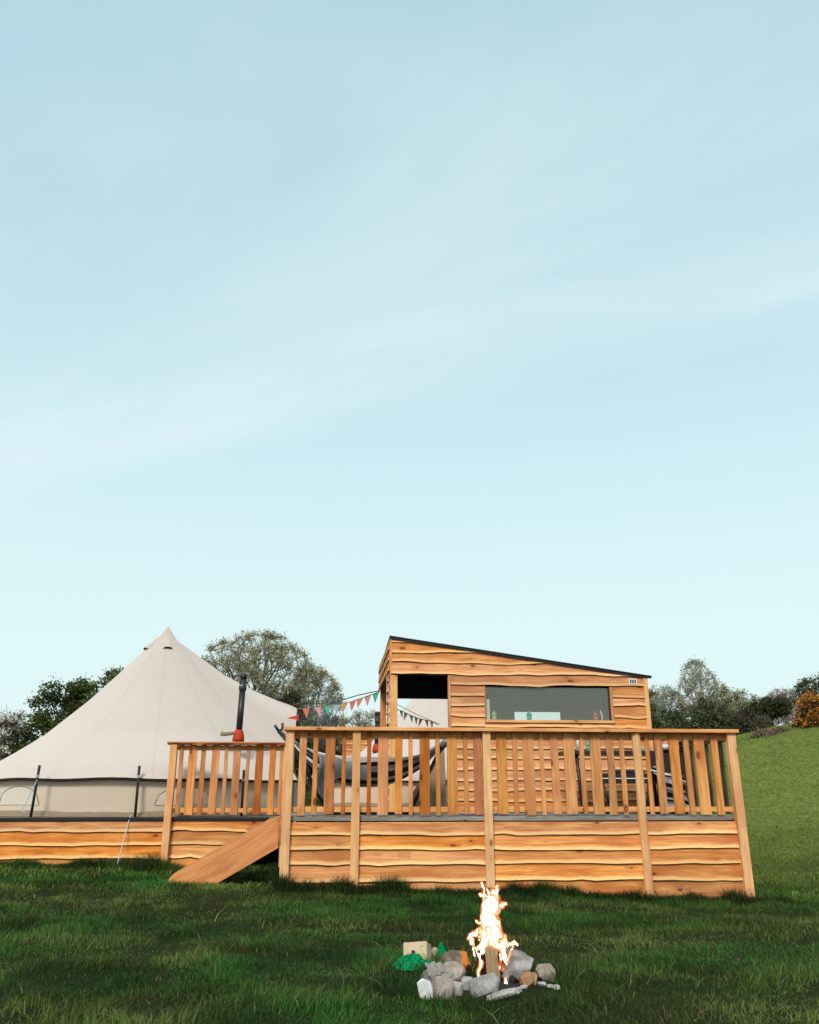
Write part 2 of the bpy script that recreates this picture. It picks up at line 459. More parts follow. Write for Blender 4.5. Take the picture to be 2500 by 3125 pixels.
# ------------------------------------------------------------------ grass
NR = np.random.default_rng(4)
def blades(name, x, y, h, wid, dryp=0.12, lean=0.6, label=None, col=None):
    n = len(x)
    z = gz(x, y) - 0.006
    ang = NR.uniform(0, 2 * math.pi, n)
    pa = fbm(x * 1.1, y * 1.1, oct=2, seed=33) * 4 * math.pi      # neighbours lean the same way
    la = pa + NR.normal(0, 1.7, n)
    ln = np.abs(NR.normal(lean, 0.35, n)) * h
    dx, dy = np.cos(ang), np.sin(ang)
    lx, ly = np.cos(la) * ln, np.sin(la) * ln
    hh = h * np.sqrt(np.clip(1 - 0.35 * np.minimum((ln / np.maximum(h, 1e-4)) ** 2, 2), 0.15, 1))
    hw = wid / 2
    b0 = np.stack([x - dx * hw, y - dy * hw, z], 1); b1 = np.stack([x + dx * hw, y + dy * hw, z], 1)
    mx, my, mz = x + lx * 0.30, y + ly * 0.30, z + hh * 0.6
    c0 = np.stack([mx - dx * hw * 0.8, my - dy * hw * 0.8, mz], 1); c1 = np.stack([mx + dx * hw * 0.8, my + dy * hw * 0.8, mz], 1)
    tp = np.stack([x + lx, y + ly, z + hh], 1)
    V = np.stack([b0, b1, c0, c1, tp], 1).reshape(-1, 3)
    k = np.arange(n)[:, None] * 5
    F = np.concatenate([k + [0, 1, 3], k + [0, 3, 2], k + [2, 3, 4]], 0)
    P = patch(x, y)[:, None]
    lush = np.array([0.028, 0.088, 0.015]); olive = np.array([0.088, 0.112, 0.026]); dry = np.array([0.27, 0.22, 0.10])
    mixv = sstep(P + NR.normal(0, 0.10, (n, 1)), 0.38, 0.66)
    C = lush * (1 - mixv) + olive * mixv
    C = C * NR.uniform(0.62, 1.45, (n, 1)) * (0.62 + 0.86 * sstep(fbm(x * 2.3 + 7, y * 1.9 + x * .6, oct=3, seed=91), .30, .72))[:, None]
    dd = NR.random((n, 1)) < (dryp * (0.4 + 1.2 * mixv))
    C = np.where(dd, dry * NR.uniform(0.5, 1.1, (n, 1)), C)
    if col is not None: C = C * col
    C = C * (1 - .42 * np.exp(-(np.clip(10.65 - y, 0, 9) / .75) ** 2) * (y < 11) * ((x > -.8) & (x < 5.1)))[:, None]     # shade along the skirting put into the blade colour
    up = (sstep(y, 9.5, 19) * sstep(x / np.maximum(y, 1), .12, .34))[:, None]      # pale grazed sward up the hill, sun and haze put into its tint
    C = C * (1 - up) + up * np.array([.215, .255, .055]) * NR.uniform(.75, 1.22, (n, 1)) * (.42 + 1.08 * fbm(x * .75, y * 2.2, oct=4, seed=97))[:, None] * np.where(fbm(x * 2.6, y * 5, oct=2, seed=98) > .70, .68, 1.0)[:, None]
    T_ = np.concatenate([np.repeat(C, 5, 0), np.ones((n * 5, 1))], 1)
    ob = fastmesh(name, V, F, M_GRASS, tint=T_)
    return tag(ob, label, 'grass', kind='stuff')

def cut(x, y, keep):
    return x[keep], y[keep]
def clear(x, y):
    """bare earth under the decks and inside the ring of stones"""
    deck = (x > -0.62) & (x < 5.02) & (y > 10.74) & (y < 16.6)
    plat = (x > -7.5) & (x < -0.6) & (y > 13.05) & (y < 19.3)
    fire = ((x - 0.88) / 0.41) ** 2 + ((y - 5.24) / 0.34) ** 2 < 1 - 0.22 * NR.random(len(x))
    return ~(deck | plat | fire)
# near field, thinning with distance
n = 420000
y = 2.5 + 8.7 * NR.random(n) ** 1.15
x = 0.0787 * y + (NR.random(n) * 2 - 1) * (0.58 * y + 0.9)
k = clear(x, y); x, y = cut(x, y, k)
P = patch(x, y); k = NR.random(len(x)) < 0.45 + 0.75 * sstep(1 - P, 0.35, 0.7); x, y = cut(x, y, k)
P = patch(x, y)
tuft = fbm(x * 3.3, y * 3.3, oct=2, seed=44)
h = (0.022 + 0.055 * sstep(tuft, 0.35, 0.78)) * NR.uniform(0.5, 1.4, len(x)) * (1.15 - 0.4 * P)
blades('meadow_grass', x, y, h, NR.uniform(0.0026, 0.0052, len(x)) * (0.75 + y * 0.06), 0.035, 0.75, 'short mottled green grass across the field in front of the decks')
# right hill and the far meadow
n = 150000
y = 10.2 + 17.5 * NR.random(n) ** 1.25
x = 0.0787 * y + (-0.62 + 1.30 * NR.random(n)) * y
k = clear(x, y) & ((x > 4.9) | ((x < -0.7) & (y < 13.2)) | (y > 16.6)); x, y = cut(x, y, k)
P = patch(x, y)
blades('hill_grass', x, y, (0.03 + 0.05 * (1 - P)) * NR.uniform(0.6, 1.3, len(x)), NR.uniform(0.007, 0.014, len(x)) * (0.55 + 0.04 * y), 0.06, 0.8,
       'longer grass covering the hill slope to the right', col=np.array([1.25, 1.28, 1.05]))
# tall fringe along the skirtings, its shade put into a darker tint
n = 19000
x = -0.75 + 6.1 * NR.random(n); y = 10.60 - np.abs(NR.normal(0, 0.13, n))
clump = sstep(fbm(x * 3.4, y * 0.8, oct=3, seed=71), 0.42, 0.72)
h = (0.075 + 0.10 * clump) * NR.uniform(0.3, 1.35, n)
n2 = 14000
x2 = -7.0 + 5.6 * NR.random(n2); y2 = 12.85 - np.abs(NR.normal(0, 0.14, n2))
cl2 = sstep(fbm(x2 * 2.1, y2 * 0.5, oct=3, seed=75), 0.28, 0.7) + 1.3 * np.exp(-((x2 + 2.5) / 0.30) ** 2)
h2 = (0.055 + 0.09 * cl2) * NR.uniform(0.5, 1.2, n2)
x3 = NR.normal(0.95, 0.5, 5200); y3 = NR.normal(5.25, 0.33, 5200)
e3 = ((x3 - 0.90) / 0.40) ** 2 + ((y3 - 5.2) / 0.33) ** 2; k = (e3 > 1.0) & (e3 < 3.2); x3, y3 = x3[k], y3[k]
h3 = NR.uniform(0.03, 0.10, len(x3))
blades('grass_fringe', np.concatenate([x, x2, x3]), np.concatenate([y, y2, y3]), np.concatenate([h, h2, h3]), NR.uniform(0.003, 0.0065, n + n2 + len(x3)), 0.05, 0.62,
       'taller green grass, darkened for shade, along the foot of the timber skirting and stones', col=np.array([0.52, 0.64, 0.58]))
# loose dead stalks
n = 190
x = -3.5 + 8 * NR.random(n); y = 4.2 + 6.0 * NR.random(n) ** 1.3
k = clear(x, y); x, y = cut(x, y, k)
ob = blades('dead_stalks', x, y, NR.uniform(0.05, 0.14, len(x)), NR.uniform(0.004, 0.007, len(x)), 1.0, 1.5, 'dry straw stalks lying in the grass', col=np.array([1.5, 1.45, 1.3]))

# ================================================================== board builders
def lap_board(name, parent, s0, s1, zb, zt, mat, put, n=11, amp=0.010, ztf=None, out=0.037, seed=None, bump=0.5, label=None):
    """one waney-edged board; put(s, out, z) gives the world place"""
    r = random.Random(seed if seed is not None else rnd.random())
    ph = [r.uniform(0, 6.28) for _ in range(3)]
    bx = r.uniform(s0, s1); bw = r.uniform(0.05, 0.12); ba = r.choice((-1, 1, 1)) * amp * 1.6 * (r.random() < bump)
    V = []; G = []; off = goff(); F = []
    S = np.linspace(s0, s1, n + 1)
    keep = []
    for s in S:
        wz = amp * (0.6 * math.sin(s * 2.1 + ph[0]) + 0.4 * math.sin(s * 5.3 + ph[1]) + 0.3 * math.sin(s * 11 + ph[2])) + ba * math.exp(-((s - bx) / bw) ** 2)
        b_ = zb + wz; tz = zt if ztf is None else min(zt, ztf(s))
        if tz - b_ < 0.012: continue
        keep.append(s)
        oo = out + r.uniform(-0.002, 0.003)
        for (o_, z_) in ((0.006, tz), (oo - 0.003, b_ + 0.012), (oo, b_ + 0.004), (oo - 0.004, b_), (oo - 0.022, b_ + 0.001), (-0.012, tz)):
            V.append(put(s, o_, z_)); G.append((s + off[0], z_ + off[1] + (0.3 if o_ < 0.003 else 0), max(z_ - b_, 0.0)))
    m_ = len(keep)
    if m_ < 2: return None
    for i in range(m_ - 1):
        for k in range(6):
            a, c = i * 6 + k, i * 6 + (k + 1) % 6
            F.append([a, a + 6, c + 6, c])
    F.append([0, 1, 2, 3, 4, 5]); F.append([(m_ - 1) * 6 + k for k in range(6)][::-1])
    return mesh(name, V, F, parent, mat, gc=G, label=label)

def slat(name, parent, xc, wd, z0, z1, y0, y1, mat, lean=0.0, waney=0.0, label=None):
    """upright slat with slightly uneven edges"""
    r = random.Random(int(xc * 1000)); n = 5; V = []; G = []; F = []; off = goff()
    for i in range(n + 1):
        f = i / n; z = z0 + (z1 - z0) * f; cx = xc + lean * (f - 0.5)
        el_ = r.uniform(-1, 1) * (0.0022 + (0.010 if waney < 0 else 0)); er = r.uniform(-1, 1) * (0.0022 + (0.010 if waney > 0 else 0))
        a, b_ = cx - wd / 2 + el_, cx + wd / 2 + er
        for (xx, yy) in ((a, y0 + 0.003), (a + 0.003, y0), (b_ - 0.003, y0), (b_, y0 + 0.003), (b_, y1), (a, y1)):
            V.append((xx, yy, z)); G.append((z + off[0], xx + off[1], 0.5))
    for i in range(n):
        for k in range(6):
            a, c = i * 6 + k, i * 6 + (k + 1) % 6
            F.append([a, c, c + 6, a + 6])
    F.append([5, 4, 3, 2, 1, 0]); F.append([n * 6 + k for k in range(6)])
    return mesh(name, V, F, parent, mat, gc=G, label=label)

# ================================================================== main deck
FY = 10.72                                       # front face of the skirting
deck = thing('wooden_deck', 'raised timber deck with slatted railing and waney plank skirting, behind the campfire', 'deck', (2.15, 10.75, 0))
posts = [(-0.632, 0.102), (0.186, 0.098), (1.803, 0.100), (3.726, 0.108), (4.965, 0.110)]
for i, (x, wd) in enumerate(posts):
    g0 = gz1(x, 10.65) - 0.12
    if i == 3:                                   # half-round pole
        n = 10; V = []; G = []; F = []; off = goff()
        for k in range(9):
            z = g0 + (1.805 - g0) * k / 8
            for q in range(n):
                a = 2 * math.pi * q / n
                rr = wd / 2 * (1 + 0.04 * math.sin(k * 2.1 + q))
                V.append((x + rr * math.cos(a) + 0.004 * math.sin(k * 1.3), 10.68 + rr * math.sin(a), z)); G.append((z + off[0], a * 0.05 + off[1], 0.5))
        for k in range(8):
            for q in range(n): F.append([k * n + q, k * n + (q + 1) % n, (k + 1) * n + (q + 1) % n, (k + 1) * n + q])
        F.append([8 * n + q for q in range(n)]); F.append(list(range(n))[::-1])
        mesh('post', V, F, deck, W_POST, gc=G, smooth=False, label='round pale railing post')
    else:
        slat('post', deck, x, wd, g0, 1.805, 10.635, 10.735, W_POST, lean=0.0)
# skirting boards, bay by bay
rows = [(0.602, 0.745), (0.432, 0.622), (0.264, 0.452), (0.085, 0.284), (-0.20, 0.105)]
bays = [(-0.575, 0.140), (0.237, 1.752), (1.856, 3.672), (3.784, 4.926)]
for bi, (a, c) in enumerate(bays):
    for ri, (zb, zt) in enumerate(rows):
        lap_board('skirting_board', deck, a - 0.02, c + 0.02, zb + rnd.uniform(-0.008, 0.008), zt, W_BOARD, lambda s, o_, z: (s, FY - o_, z), n=12 if c - a > 1.3 else 8,
                  seed=bi * 10 + ri + 3)
box('deck_edge', (-0.66, 10.722, 0.757), (4.96, 10.762, 0.808), W_GREY, deck)
nb = 37
for k in range(nb):
    y0 = 10.77 + k * 0.148
    box('decking_board', (-0.66, y0, 0.778), (4.98, y0 + 0.142, 0.812), W_GREY, deck, bev=0.003)
# joists' side skirts so that it is dark below
box('side_skirt', (4.94, 10.78, -0.35), (4.975, 16.2, 0.776), W_BOARD, deck, grain=1)
box('side_skirt', (-0.66, 12.95, -0.1), (-0.63, 16.2, 0.776), W_BOARD, deck, grain=1)
box('back_skirt', (-0.66, 16.21, -0.1), (4.98, 16.24, 0.776), W_BOARD, deck)
# railing
box('handrail', (-0.715, 10.590, 1.806), (4.925, 10.815, 1.849), W_RAIL, deck)
box('top_rail', (-0.60, 10.724, 1.717), (4.95, 10.764, 1.800), W_RAIL, deck)
box('bottom_rail', (-0.60, 10.724, 0.856), (4.95, 10.764, 0.918), W_RAIL, deck)
slats = [(-0.47, .088, 0), (-.316, .056, 0), (-.136, .121, 1), (.033, .048, 1), (.344, .050, 1), (.515, .126, 0), (.71, .088, 0), (.858, .049, 0), (1.03, .127, 1), (1.196, .053, 0), (1.372, .127, 0),
         (1.542, .055, 0), (1.693, .098, 1), (1.996, .128, 0), (2.165, .057, 0), (2.336, .133, 0), (2.506, .053, 0), (2.669, .096, 0), (2.858, .138, 0), (3.022, .060, 0), (3.195, .138, 0), (3.384, .092, 2),
         (3.537, .058, 0), (3.871, .054, 0), (4.019, .098, 0), (4.22, .125, 0), (4.383, .072, 0), (4.553, .136, 0), (4.75, .091, 0)]
M_NAIL = simple('nail_head', (0.6, 0.58, 0.55), 0.35, metal=0.8)
for i, (x, wd, kd) in enumerate(slats):
    s = slat('slat', deck, x, wd, 0.832 + rnd.uniform(-0.01, 0.006), 1.803, 10.700, 10.7225, W_SLATO if kd == 1 else W_SLAT, lean=rnd.uniform(-0.006, 0.006), waney=-1 if kd == 2 else 0)
    V = []; F = []
    for zq in (1.765, 0.885):
        for xq in ((x,) if wd < .07 else (x - wd * .28, x + wd * .27)):
            xq += rnd.uniform(-.006, .006); zq2 = zq + rnd.uniform(-.008, .008); b0 = len(V)
            for q in range(6): V.append((xq + .0055 * math.cos(q * 1.047), 10.6985, zq2 + .0055 * math.sin(q * 1.047)))
            V.append((xq, 10.6955, zq2)); F += [[b0 + q, b0 + 6, b0 + (q + 1) % 6] for q in range(6)]
    mesh('nail_heads', V, F, s, M_NAIL)['kind'] = 'stuff'
# right-hand return railing, seen from inside
box('side_handrail', (4.928, 10.590, 1.8065), (5.052, 13.3, 1.8495), W_RAIL, deck, grain=1)
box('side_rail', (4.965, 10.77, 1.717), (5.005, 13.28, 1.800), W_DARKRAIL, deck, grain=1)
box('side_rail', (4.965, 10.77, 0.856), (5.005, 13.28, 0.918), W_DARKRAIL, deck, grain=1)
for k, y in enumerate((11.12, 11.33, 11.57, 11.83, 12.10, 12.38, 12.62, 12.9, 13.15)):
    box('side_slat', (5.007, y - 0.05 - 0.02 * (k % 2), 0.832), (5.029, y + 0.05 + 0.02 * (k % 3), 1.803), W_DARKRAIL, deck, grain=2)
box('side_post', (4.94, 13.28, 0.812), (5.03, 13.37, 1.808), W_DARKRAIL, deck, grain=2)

# ================================================================== tent platform
PY = 12.975
plat = thing('tent_platform', 'low timber platform skirted in orange waney planks under the near bell tent', 'deck', (-3.5, 13.0, 0))
prow = [(0.572, 0.706), (0.394, 0.592), (0.214, 0.414), (-0.08, 0.234)]
for ri, (zb, zt) in enumerate(prow):
    for a, c in (((-7.6, -5.05), (-5.05, -2.43), (-2.43, (-0.72, -1.15, -1.5, -1.75)[ri]))):
        lap_board('skirting_board', plat, a, c - 0.004, zb + (rnd.uniform(-.006, .006)), zt, W_BOARD, lambda s, o_, z: (s, PY - o_, z), n=14, amp=0.011, seed=200 + ri * 3 + int(a * 10), bump=0.7)
box('edge_trim', (-7.6, PY - 0.026, 0.712), (-0.72, PY + 0.03, 0.758), M_BLACK, plat)
nb = 38
for k in range(nb):
    x0 = -7.6 + k * 0.182
    box('decking_board', (x0, PY + 0.034, 0.722), (x0 + 0.176, 19.2, 0.757), W_GREY, plat, grain=1, bev=0.003)
box('back_skirt', (-7.6, 19.21, -0.1), (-0.72, 19.24, 0.75), W_BOARD, plat)
box('side_skirt', (-7.64, PY, -0.3), (-7.61, 19.2, 0.75), W_BOARD, plat, grain=1)
slat('post', plat, -2.445, 0.098, gz1(-2.45, 12.9) - 0.1, 1.762, 12.845, 12.945, W_POST)
slat('post', plat, -0.80, 0.09, 0.1, 1.762, 12.86, 12.945, W_POST)
# live-edge handrail
V = []; G = []; F = []; off = goff(); n = 16
for i in range(n + 1):
    x = -2.535 + 1.80 * i / n; wv = 0.006 * math.sin(i * 1.1) + 0.004 * math.sin(i * 2.7)
    for (yy, z_) in ((12.82, 1.803), (12.815, 1.79), (12.84 + wv, 1.763 + wv), (12.99, 1.763), (13.0, 1.803)):
        V.append((x, yy + wv, z_)); G.append((x + off[0], yy + z_ + off[1], 0.5))
for i in range(n):
    for k in range(5): F.append([i * 5 + k, i * 5 + (k + 1) % 5, i * 5 + 5 + (k + 1) % 5, i * 5 + 5 + k][::-1])
F.append([0, 1, 2, 3, 4]); F.append([n * 5 + k for k in (4, 3, 2, 1, 0)])
mesh('handrail', V, F, plat, W_STAIR, gc=G)
box('top_rail', (-2.40, 12.957, 1.688), (-0.74, 12.990, 1.758), W_RAIL, plat)
box('bottom_rail', (-2.40, 12.957, 0.822), (-0.74, 12.990, 0.884), W_RAIL, plat)
for i, (x, wd) in enumerate([(-2.336, 0.059), (-2.175, 0.118), (-2.02, 0.066), (-1.844, 0.105), (-1.69, 0.053), (-1.532, 0.107), (-1.37, 0.05), (-1.204, 0.108), (-1.01, 0.09), (-0.88, 0.05)]):
    slat('slat', plat, x, wd, 0.800 + rnd.uniform(-0.008, 0.008), 1.7605, 12.932, 12.955, W_SLATO if i in (7,) else W_SLAT, lean=rnd.uniform(-0.006, 0.006))

# ================================================================== steps
steps = thing('wooden_steps', 'timber steps with a closed slanting side board climbing to the deck', 'steps', (-1.4, 11.3, 0))
prof = [(-0.86, 0.775), (-0.842, 0.792), (-0.738, 0.797), (-0.728, 0.452), (-1.488, 0.030), (-1.998, 0.030), (-1.990, 0.095), (-1.968, 0.140), (-1.935, 0.175), (-1.888, 0.205)]
for (y0, y1) in ((10.860, 10.905), (12.0, 12.045)):
    V = [(x, y0, z) for x, z in prof] + [(x, y1, z) for x, z in prof]; n = len(prof)
    F = [list(range(n))[::-1], [n + k for k in range(n)]] + [[k, (k + 1) % n, n + (k + 1) % n, n + k] for k in range(n)]
    ca, sa = math.cos(math.atan2(0.58, 1.04)), math.sin(math.atan2(0.58, 1.04)); off = goff()
    G = [(x * ca + z * sa + off[0], -x * sa + z * ca + off[1], 0.5) for x, y, z in V]
    mesh('side_board', V, F, steps, W_STAIR, gc=G)
for k in range(4):
    zt = 0.17 + 0.17 * k; xc = -1.80 + 0.265 * k
    box('tread', (xc - 0.125, 10.906, zt - 0.03), (xc + 0.125, 11.999, zt), W_STAIR, steps, grain=1)
box('foot_board', (-2.06, 10.85, 0.0), (-1.56, 12.05, 0.027), W_GREY, steps, grain=0)

# ================================================================== timber hut
SY = 13.4
hut = thing('timber_hut', 'small mono-pitch timber hut with wide window and open porch standing on the deck', 'hut', (2.8, 14.8, 0.812))
roofz = lambda x: 3.478 - (x - 0.75) * 0.1400
fput = lambda s, o_, z: (s, SY - o_, z)
X0, X1 = 0.772, 4.866
full = [(3.407, 3.60), (3.246, 3.427), (3.080, 3.266), (2.900, 3.100)]
for i, (zb, zt) in enumerate(full):
    lap_board('cladding_board', hut, X0, X1, zb, zt, W_SHED, fput, n=26, ztf=roofz, amp=0.017, seed=300 + i, bump=1)
lap_board('cladding_board', hut, 1.712, X1, 2.735, 2.920, W_SHED, fput, n=20, amp=0.013, seed=311, bump=1)
for i, (zb, zt) in enumerate(((2.556, 2.755), (2.408, 2.576), (2.236, 2.428))):
    lap_board('cladding_board', hut, 1.712, 2.250, zb, zt, W_SHED, fput, n=5, seed=320 + i)
    lap_board('cladding_board', hut, 4.342, X1, zb + (0, .01, .006)[i], zt, W_SHED, fput, n=5, seed=330 + i)
lap_board('cladding_board', hut, 1.712, 2.250, 2.079, 2.256, W_SHED, fput, n=5, seed=341)
lap_board('cladding_board', hut, 2.2525, 4.340, 2.079, 2.149, W_SHED, fput, n=20, amp=0.012, seed=342)
lap_board('cladding_board', hut, 4.3425, X1, 2.079, 2.256, W_SHED, fput, n=5, seed=343)
zz_ = [1.915, 1.751, 1.605, 1.440, 1.277, 1.126, 0.974, 0.812]
for i, zb in enumerate(zz_):
    lap_board('cladding_board', hut, 1.712, X1, zb, (zz_[i - 1] if i else 2.079) + 0.020, W_SHED, fput, n=22, amp=0.016, seed=350 + i, bump=1)
# corner posts and jambs
box('corner_post', (0.742, SY - 0.030, 2.890), (0.770, SY + 0.06, 3.470), W_RAIL, hut, grain=2)
box('corner_post', (0.748, SY - 0.012, 0.812), (0.862, SY + 0.085, 2.888), W_POST, hut, grain=2)
box('door_jamb', (1.671, SY - 0.034, 0.812), (1.709, SY + 0.075, 2.886), W_SHED, hut, grain=2)
box('corner_post', (4.868, SY - 0.036, 0.812), (4.940, SY + 0.05, 2.885), W_POST, hut, grain=2)
# left wall: boards overhead, short ends by the front corner, back post
BY = 16.25
lput = lambda s, o_, z: (0.742 - 0.015 * (s - SY) - o_, s, z)
zb = 2.96; i = 0
while zb < 3.40:
    lap_board('cladding_board', hut, SY + 0.03, BY, zb, zb + 0.185, W_SHED, lput, n=14, ztf=lambda s: 3.462, seed=400 + i, out=0.030); zb += 0.165; i += 1
zb = 0.812; i = 0
while zb < 2.9:
    lap_board('cladding_board', hut, SY + 0.075, SY + 0.42 + 0.04 * (i % 2), zb, zb + 0.185, W_SHED, lput, n=4, seed=420 + i, out=0.030, amp=0.012); zb += 0.165; i += 1
box('back_post', (0.715, BY - 0.10, 0.812), (0.83, BY, 3.44), W_STAIR, hut, grain=2)

# inner walls, dark
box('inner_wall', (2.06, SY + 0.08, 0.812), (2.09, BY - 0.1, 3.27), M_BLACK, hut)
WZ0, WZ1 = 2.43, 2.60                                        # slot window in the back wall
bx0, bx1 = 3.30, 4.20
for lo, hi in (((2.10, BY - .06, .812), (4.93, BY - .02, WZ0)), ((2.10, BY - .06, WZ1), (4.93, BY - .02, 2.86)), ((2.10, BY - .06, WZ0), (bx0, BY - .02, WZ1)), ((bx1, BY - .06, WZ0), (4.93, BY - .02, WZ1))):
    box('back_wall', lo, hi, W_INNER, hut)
box('back_header', (0.84, BY - .08, 2.83), (2.09, BY - .02, 3.25), M_BLACK, hut)  # black for the shade at the top of the porch
# right wall
box('right_wall', (4.895, SY + 0.055, 0.812), (4.935, BY - 0.06, 2.86), W_SHED, hut, grain=1)
# backing behind front boards (window opening left free)
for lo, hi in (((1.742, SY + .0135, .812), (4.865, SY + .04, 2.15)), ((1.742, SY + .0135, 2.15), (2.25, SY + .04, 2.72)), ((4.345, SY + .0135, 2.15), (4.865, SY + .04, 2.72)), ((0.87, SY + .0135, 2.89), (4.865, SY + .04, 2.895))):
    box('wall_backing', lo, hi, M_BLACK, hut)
def prism(name, pts, y0, y1, mat, parent, label=None):
    n = len(pts); V = [(x, y0, z) for x, z in pts] + [(x, y1, z) for x, z in pts]
    F = [list(range(n))[::-1], [n + k for k in range(n)]] + [[k, (k + 1) % n, n + (k + 1) % n, n + k] for k in range(n)]
    return mesh(name, V, F, parent, mat, gc=[(x, z, 0.5) for x, y, z in V], label=label)
prism('wall_backing', [(0.78, 2.90), (4.865, 2.90), (0.78, roofz(0.78) - 0.02)][0:1] + [(4.86, 2.90), (4.86, roofz(4.86) - .006), (0.78, roofz(0.78) - .006)], SY + .0135, SY + .04, M_BLACK, hut) if roofz(4.86) > 2.91 else \
    prism('wall_backing', [(0.78, 2.90), (4.70, 2.90), (0.78, roofz(0.78) - .008)], SY + .0135, SY + .04, M_BLACK, hut)
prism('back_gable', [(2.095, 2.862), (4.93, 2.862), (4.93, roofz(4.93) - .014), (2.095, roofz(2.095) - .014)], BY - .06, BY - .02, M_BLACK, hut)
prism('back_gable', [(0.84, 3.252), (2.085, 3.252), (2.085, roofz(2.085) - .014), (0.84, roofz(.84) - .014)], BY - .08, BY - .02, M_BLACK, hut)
# ceiling, the shade beneath the roof put into its black, and roof
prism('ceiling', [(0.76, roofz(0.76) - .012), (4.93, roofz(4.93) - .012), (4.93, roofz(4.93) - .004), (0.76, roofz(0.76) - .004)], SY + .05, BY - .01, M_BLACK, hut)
V = []; F = []; n = 34 * 4
for i in range(n + 1):
    y = 13.33 + (16.42 - 13.33) * i / n; wz = 0.009 * math.sin(2 * math.pi * i / 4)
    for x in (0.728, 5.012):
        V.append((x, y, roofz(x) + 0.012 + wz)); V.append((x, y, roofz(x) + 0.020 + wz))
for i in range(n):
    a = i * 4
    F += [[a + 1, a + 3, a + 7, a + 5], [a, a + 4, a + 6, a + 2], [a, a + 1, a + 5, a + 4], [a + 2, a + 6, a + 7, a + 3]]
F += [[0, 2, 3, 1], [n * 4, n * 4 + 1, n * 4 + 3, n * 4 + 2]]
rf = mesh('roof', V, F, hut, M_ROOF)
prism('fascia', [(0.735, roofz(0.735) + .0015), (5.0, roofz(5.0) + .0015), (5.0, roofz(5.0) - .018), (0.735, roofz(0.735) - .018)], 13.345, 13.364, M_ROOF, hut)
# window
M_GLASS, t, out = mat_new('window_glass')
gl = t.node('ShaderNodeBsdfGlossy', None, Color=(0.9, 0.95, 0.92), Roughness=0.03)
tr = t.node('ShaderNodeBsdfTransparent', None, Color=(0.95, 0.97, 0.94))
df = t.node('ShaderNodeBsdfDiffuse', None, Color=(0.36, 0.36, 0.32))  # grey diffuse share stands in for the pane's reflection
lwg = t.node('ShaderNodeLayerWeight', None, Blend=0.5)
fr = t.node('ShaderNodeMath', dict(operation='MULTIPLY_ADD'), i0=t.math('POWER', lwg.outputs['Facing'], 5.0), i1=0.9, i2=0.045)
mx1 = t.node('ShaderNodeMixShader', None, Fac=0.14); t.l.new(tr.outputs[0], mx1.inputs[1]); t.l.new(df.outputs[0], mx1.inputs[2])
mx = t.node('ShaderNodeMixShader', None, Fac=fr.outputs[0]); t.l.new(mx1.outputs[0], mx.inputs[1]); t.l.new(gl.outputs[0], mx.inputs[2]); t.l.new(mx.outputs[0], out.inputs[0])
win = box('window', (2.268, SY + 0.010, 2.196), (4.296, SY + 0.016, 2.712), M_GLASS, hut, bev=0.0005, label='wide window pane, its grey reflection put into the colour')
box('sill', (2.252, SY - 0.045, 2.152), (4.340, SY + 0.045, 2.194), W_RAIL, win)
box('frame', (2.2515, SY - 0.030, 2.196), (2.268, SY + 0.04, 2.722), W_SHED, win, grain=2)
box('frame', (4.297, SY - 0.030, 2.196), (4.340, SY + 0.04, 2.722), W_SHED, win, grain=2)
box('window_bead', (4.276, SY - 0.004, 2.197), (4.295, SY + 0.009, 2.711), M_BLACK, win, grain=2)
box('shelf', (2.27, SY + 0.05, 2.155), (4.29, SY + 0.24, 2.185), W_RAIL, hut)
# louvre vent
vent = box('vent', (4.626, SY - 0.040, 2.772), (4.762, SY - 0.027, 2.860), M_WHITE, hut, label='small white plastic louvre')
for k in range(4): box('vent_slot', (4.642 + k * .0275, SY - .0425, 2.785), (4.661 + k * .0275, SY - .0402, 2.847), M_BLACK, vent)
# strip of light fitting under the porch roof
box('ceiling_batten', (1.12, 14.0, 3.335), (1.50, 14.02, 3.350), W_RAIL, hut)

# ---------------- things on the hut's window shelf
def lantern(name, label, x, y, z, h, m_, group=None):
    t_ = thing(name, label, 'lantern', (x, y, z), group)
    r = h * 0.30
    lathe('base', [(r, 0), (r, h * .06), (r * .8, h * .1)], (x, y, z), m_, t_, 8)
    for k in range(4):
        a = k * math.pi / 2 + 0.78
        p = (x + r * .72 * math.cos(a), y + r * .72 * math.sin(a))
        tube('upright', [(*p, z + h * .09), (*p, z + h * .58)], 0.005, m_, t_, 5)
    lathe('glass', [(r * .62, h * .1), (r * .62, h * .56)], (x, y, z), {M_LIME: M_LGL, M_TEAL: M_LGT, M_REDP: M_LGR}[m_], t_, 10)
    lathe('lid', [(r * 1.02, h * .57), (r * .98, h * .62), (r * .5, h * .78), (r * .42, h * .86), (r * .12, h * .9)], (x, y, z), m_, t_, 10)
    tube('handle', [(x - r * .3, y, z + h * .87), (x - r * .2, y, z + h * .97), (x + r * .2, y, z + h * .97), (x + r * .3, y, z + h * .87)], 0.0035, m_, t_, 5)
    return t_
M_LGL, M_LGT, M_LGR = (simple('lantern_glass_' + k, c_, 0.3) for k, c_ in (('lime', (.62, .66, .34)), ('teal', (.10, .50, .50)), ('red', (.66, .16, .12))))
lantern('lantern', 'lime green lantern at the left end of the hut window', 2.425, SY + 0.13, 2.186, 0.17, M_LIME)
lantern('lantern', 'teal lantern on the hut window shelf, in front of the bright slot', 2.995, SY + 0.13, 2.186, 0.175, M_TEAL)
lantern('lantern', 'red lantern at the right end of the hut window', 4.085, SY + 0.13, 2.186, 0.175, M_REDP)
o = box('paper_sheet', (2.290, SY + 0.055, 2.186), (2.345, SY + 0.075, 2.520), M_WHITE, None, bev=0.002); tag(o, 'tall white sheet standing at the left edge of the hut window', 'paper')
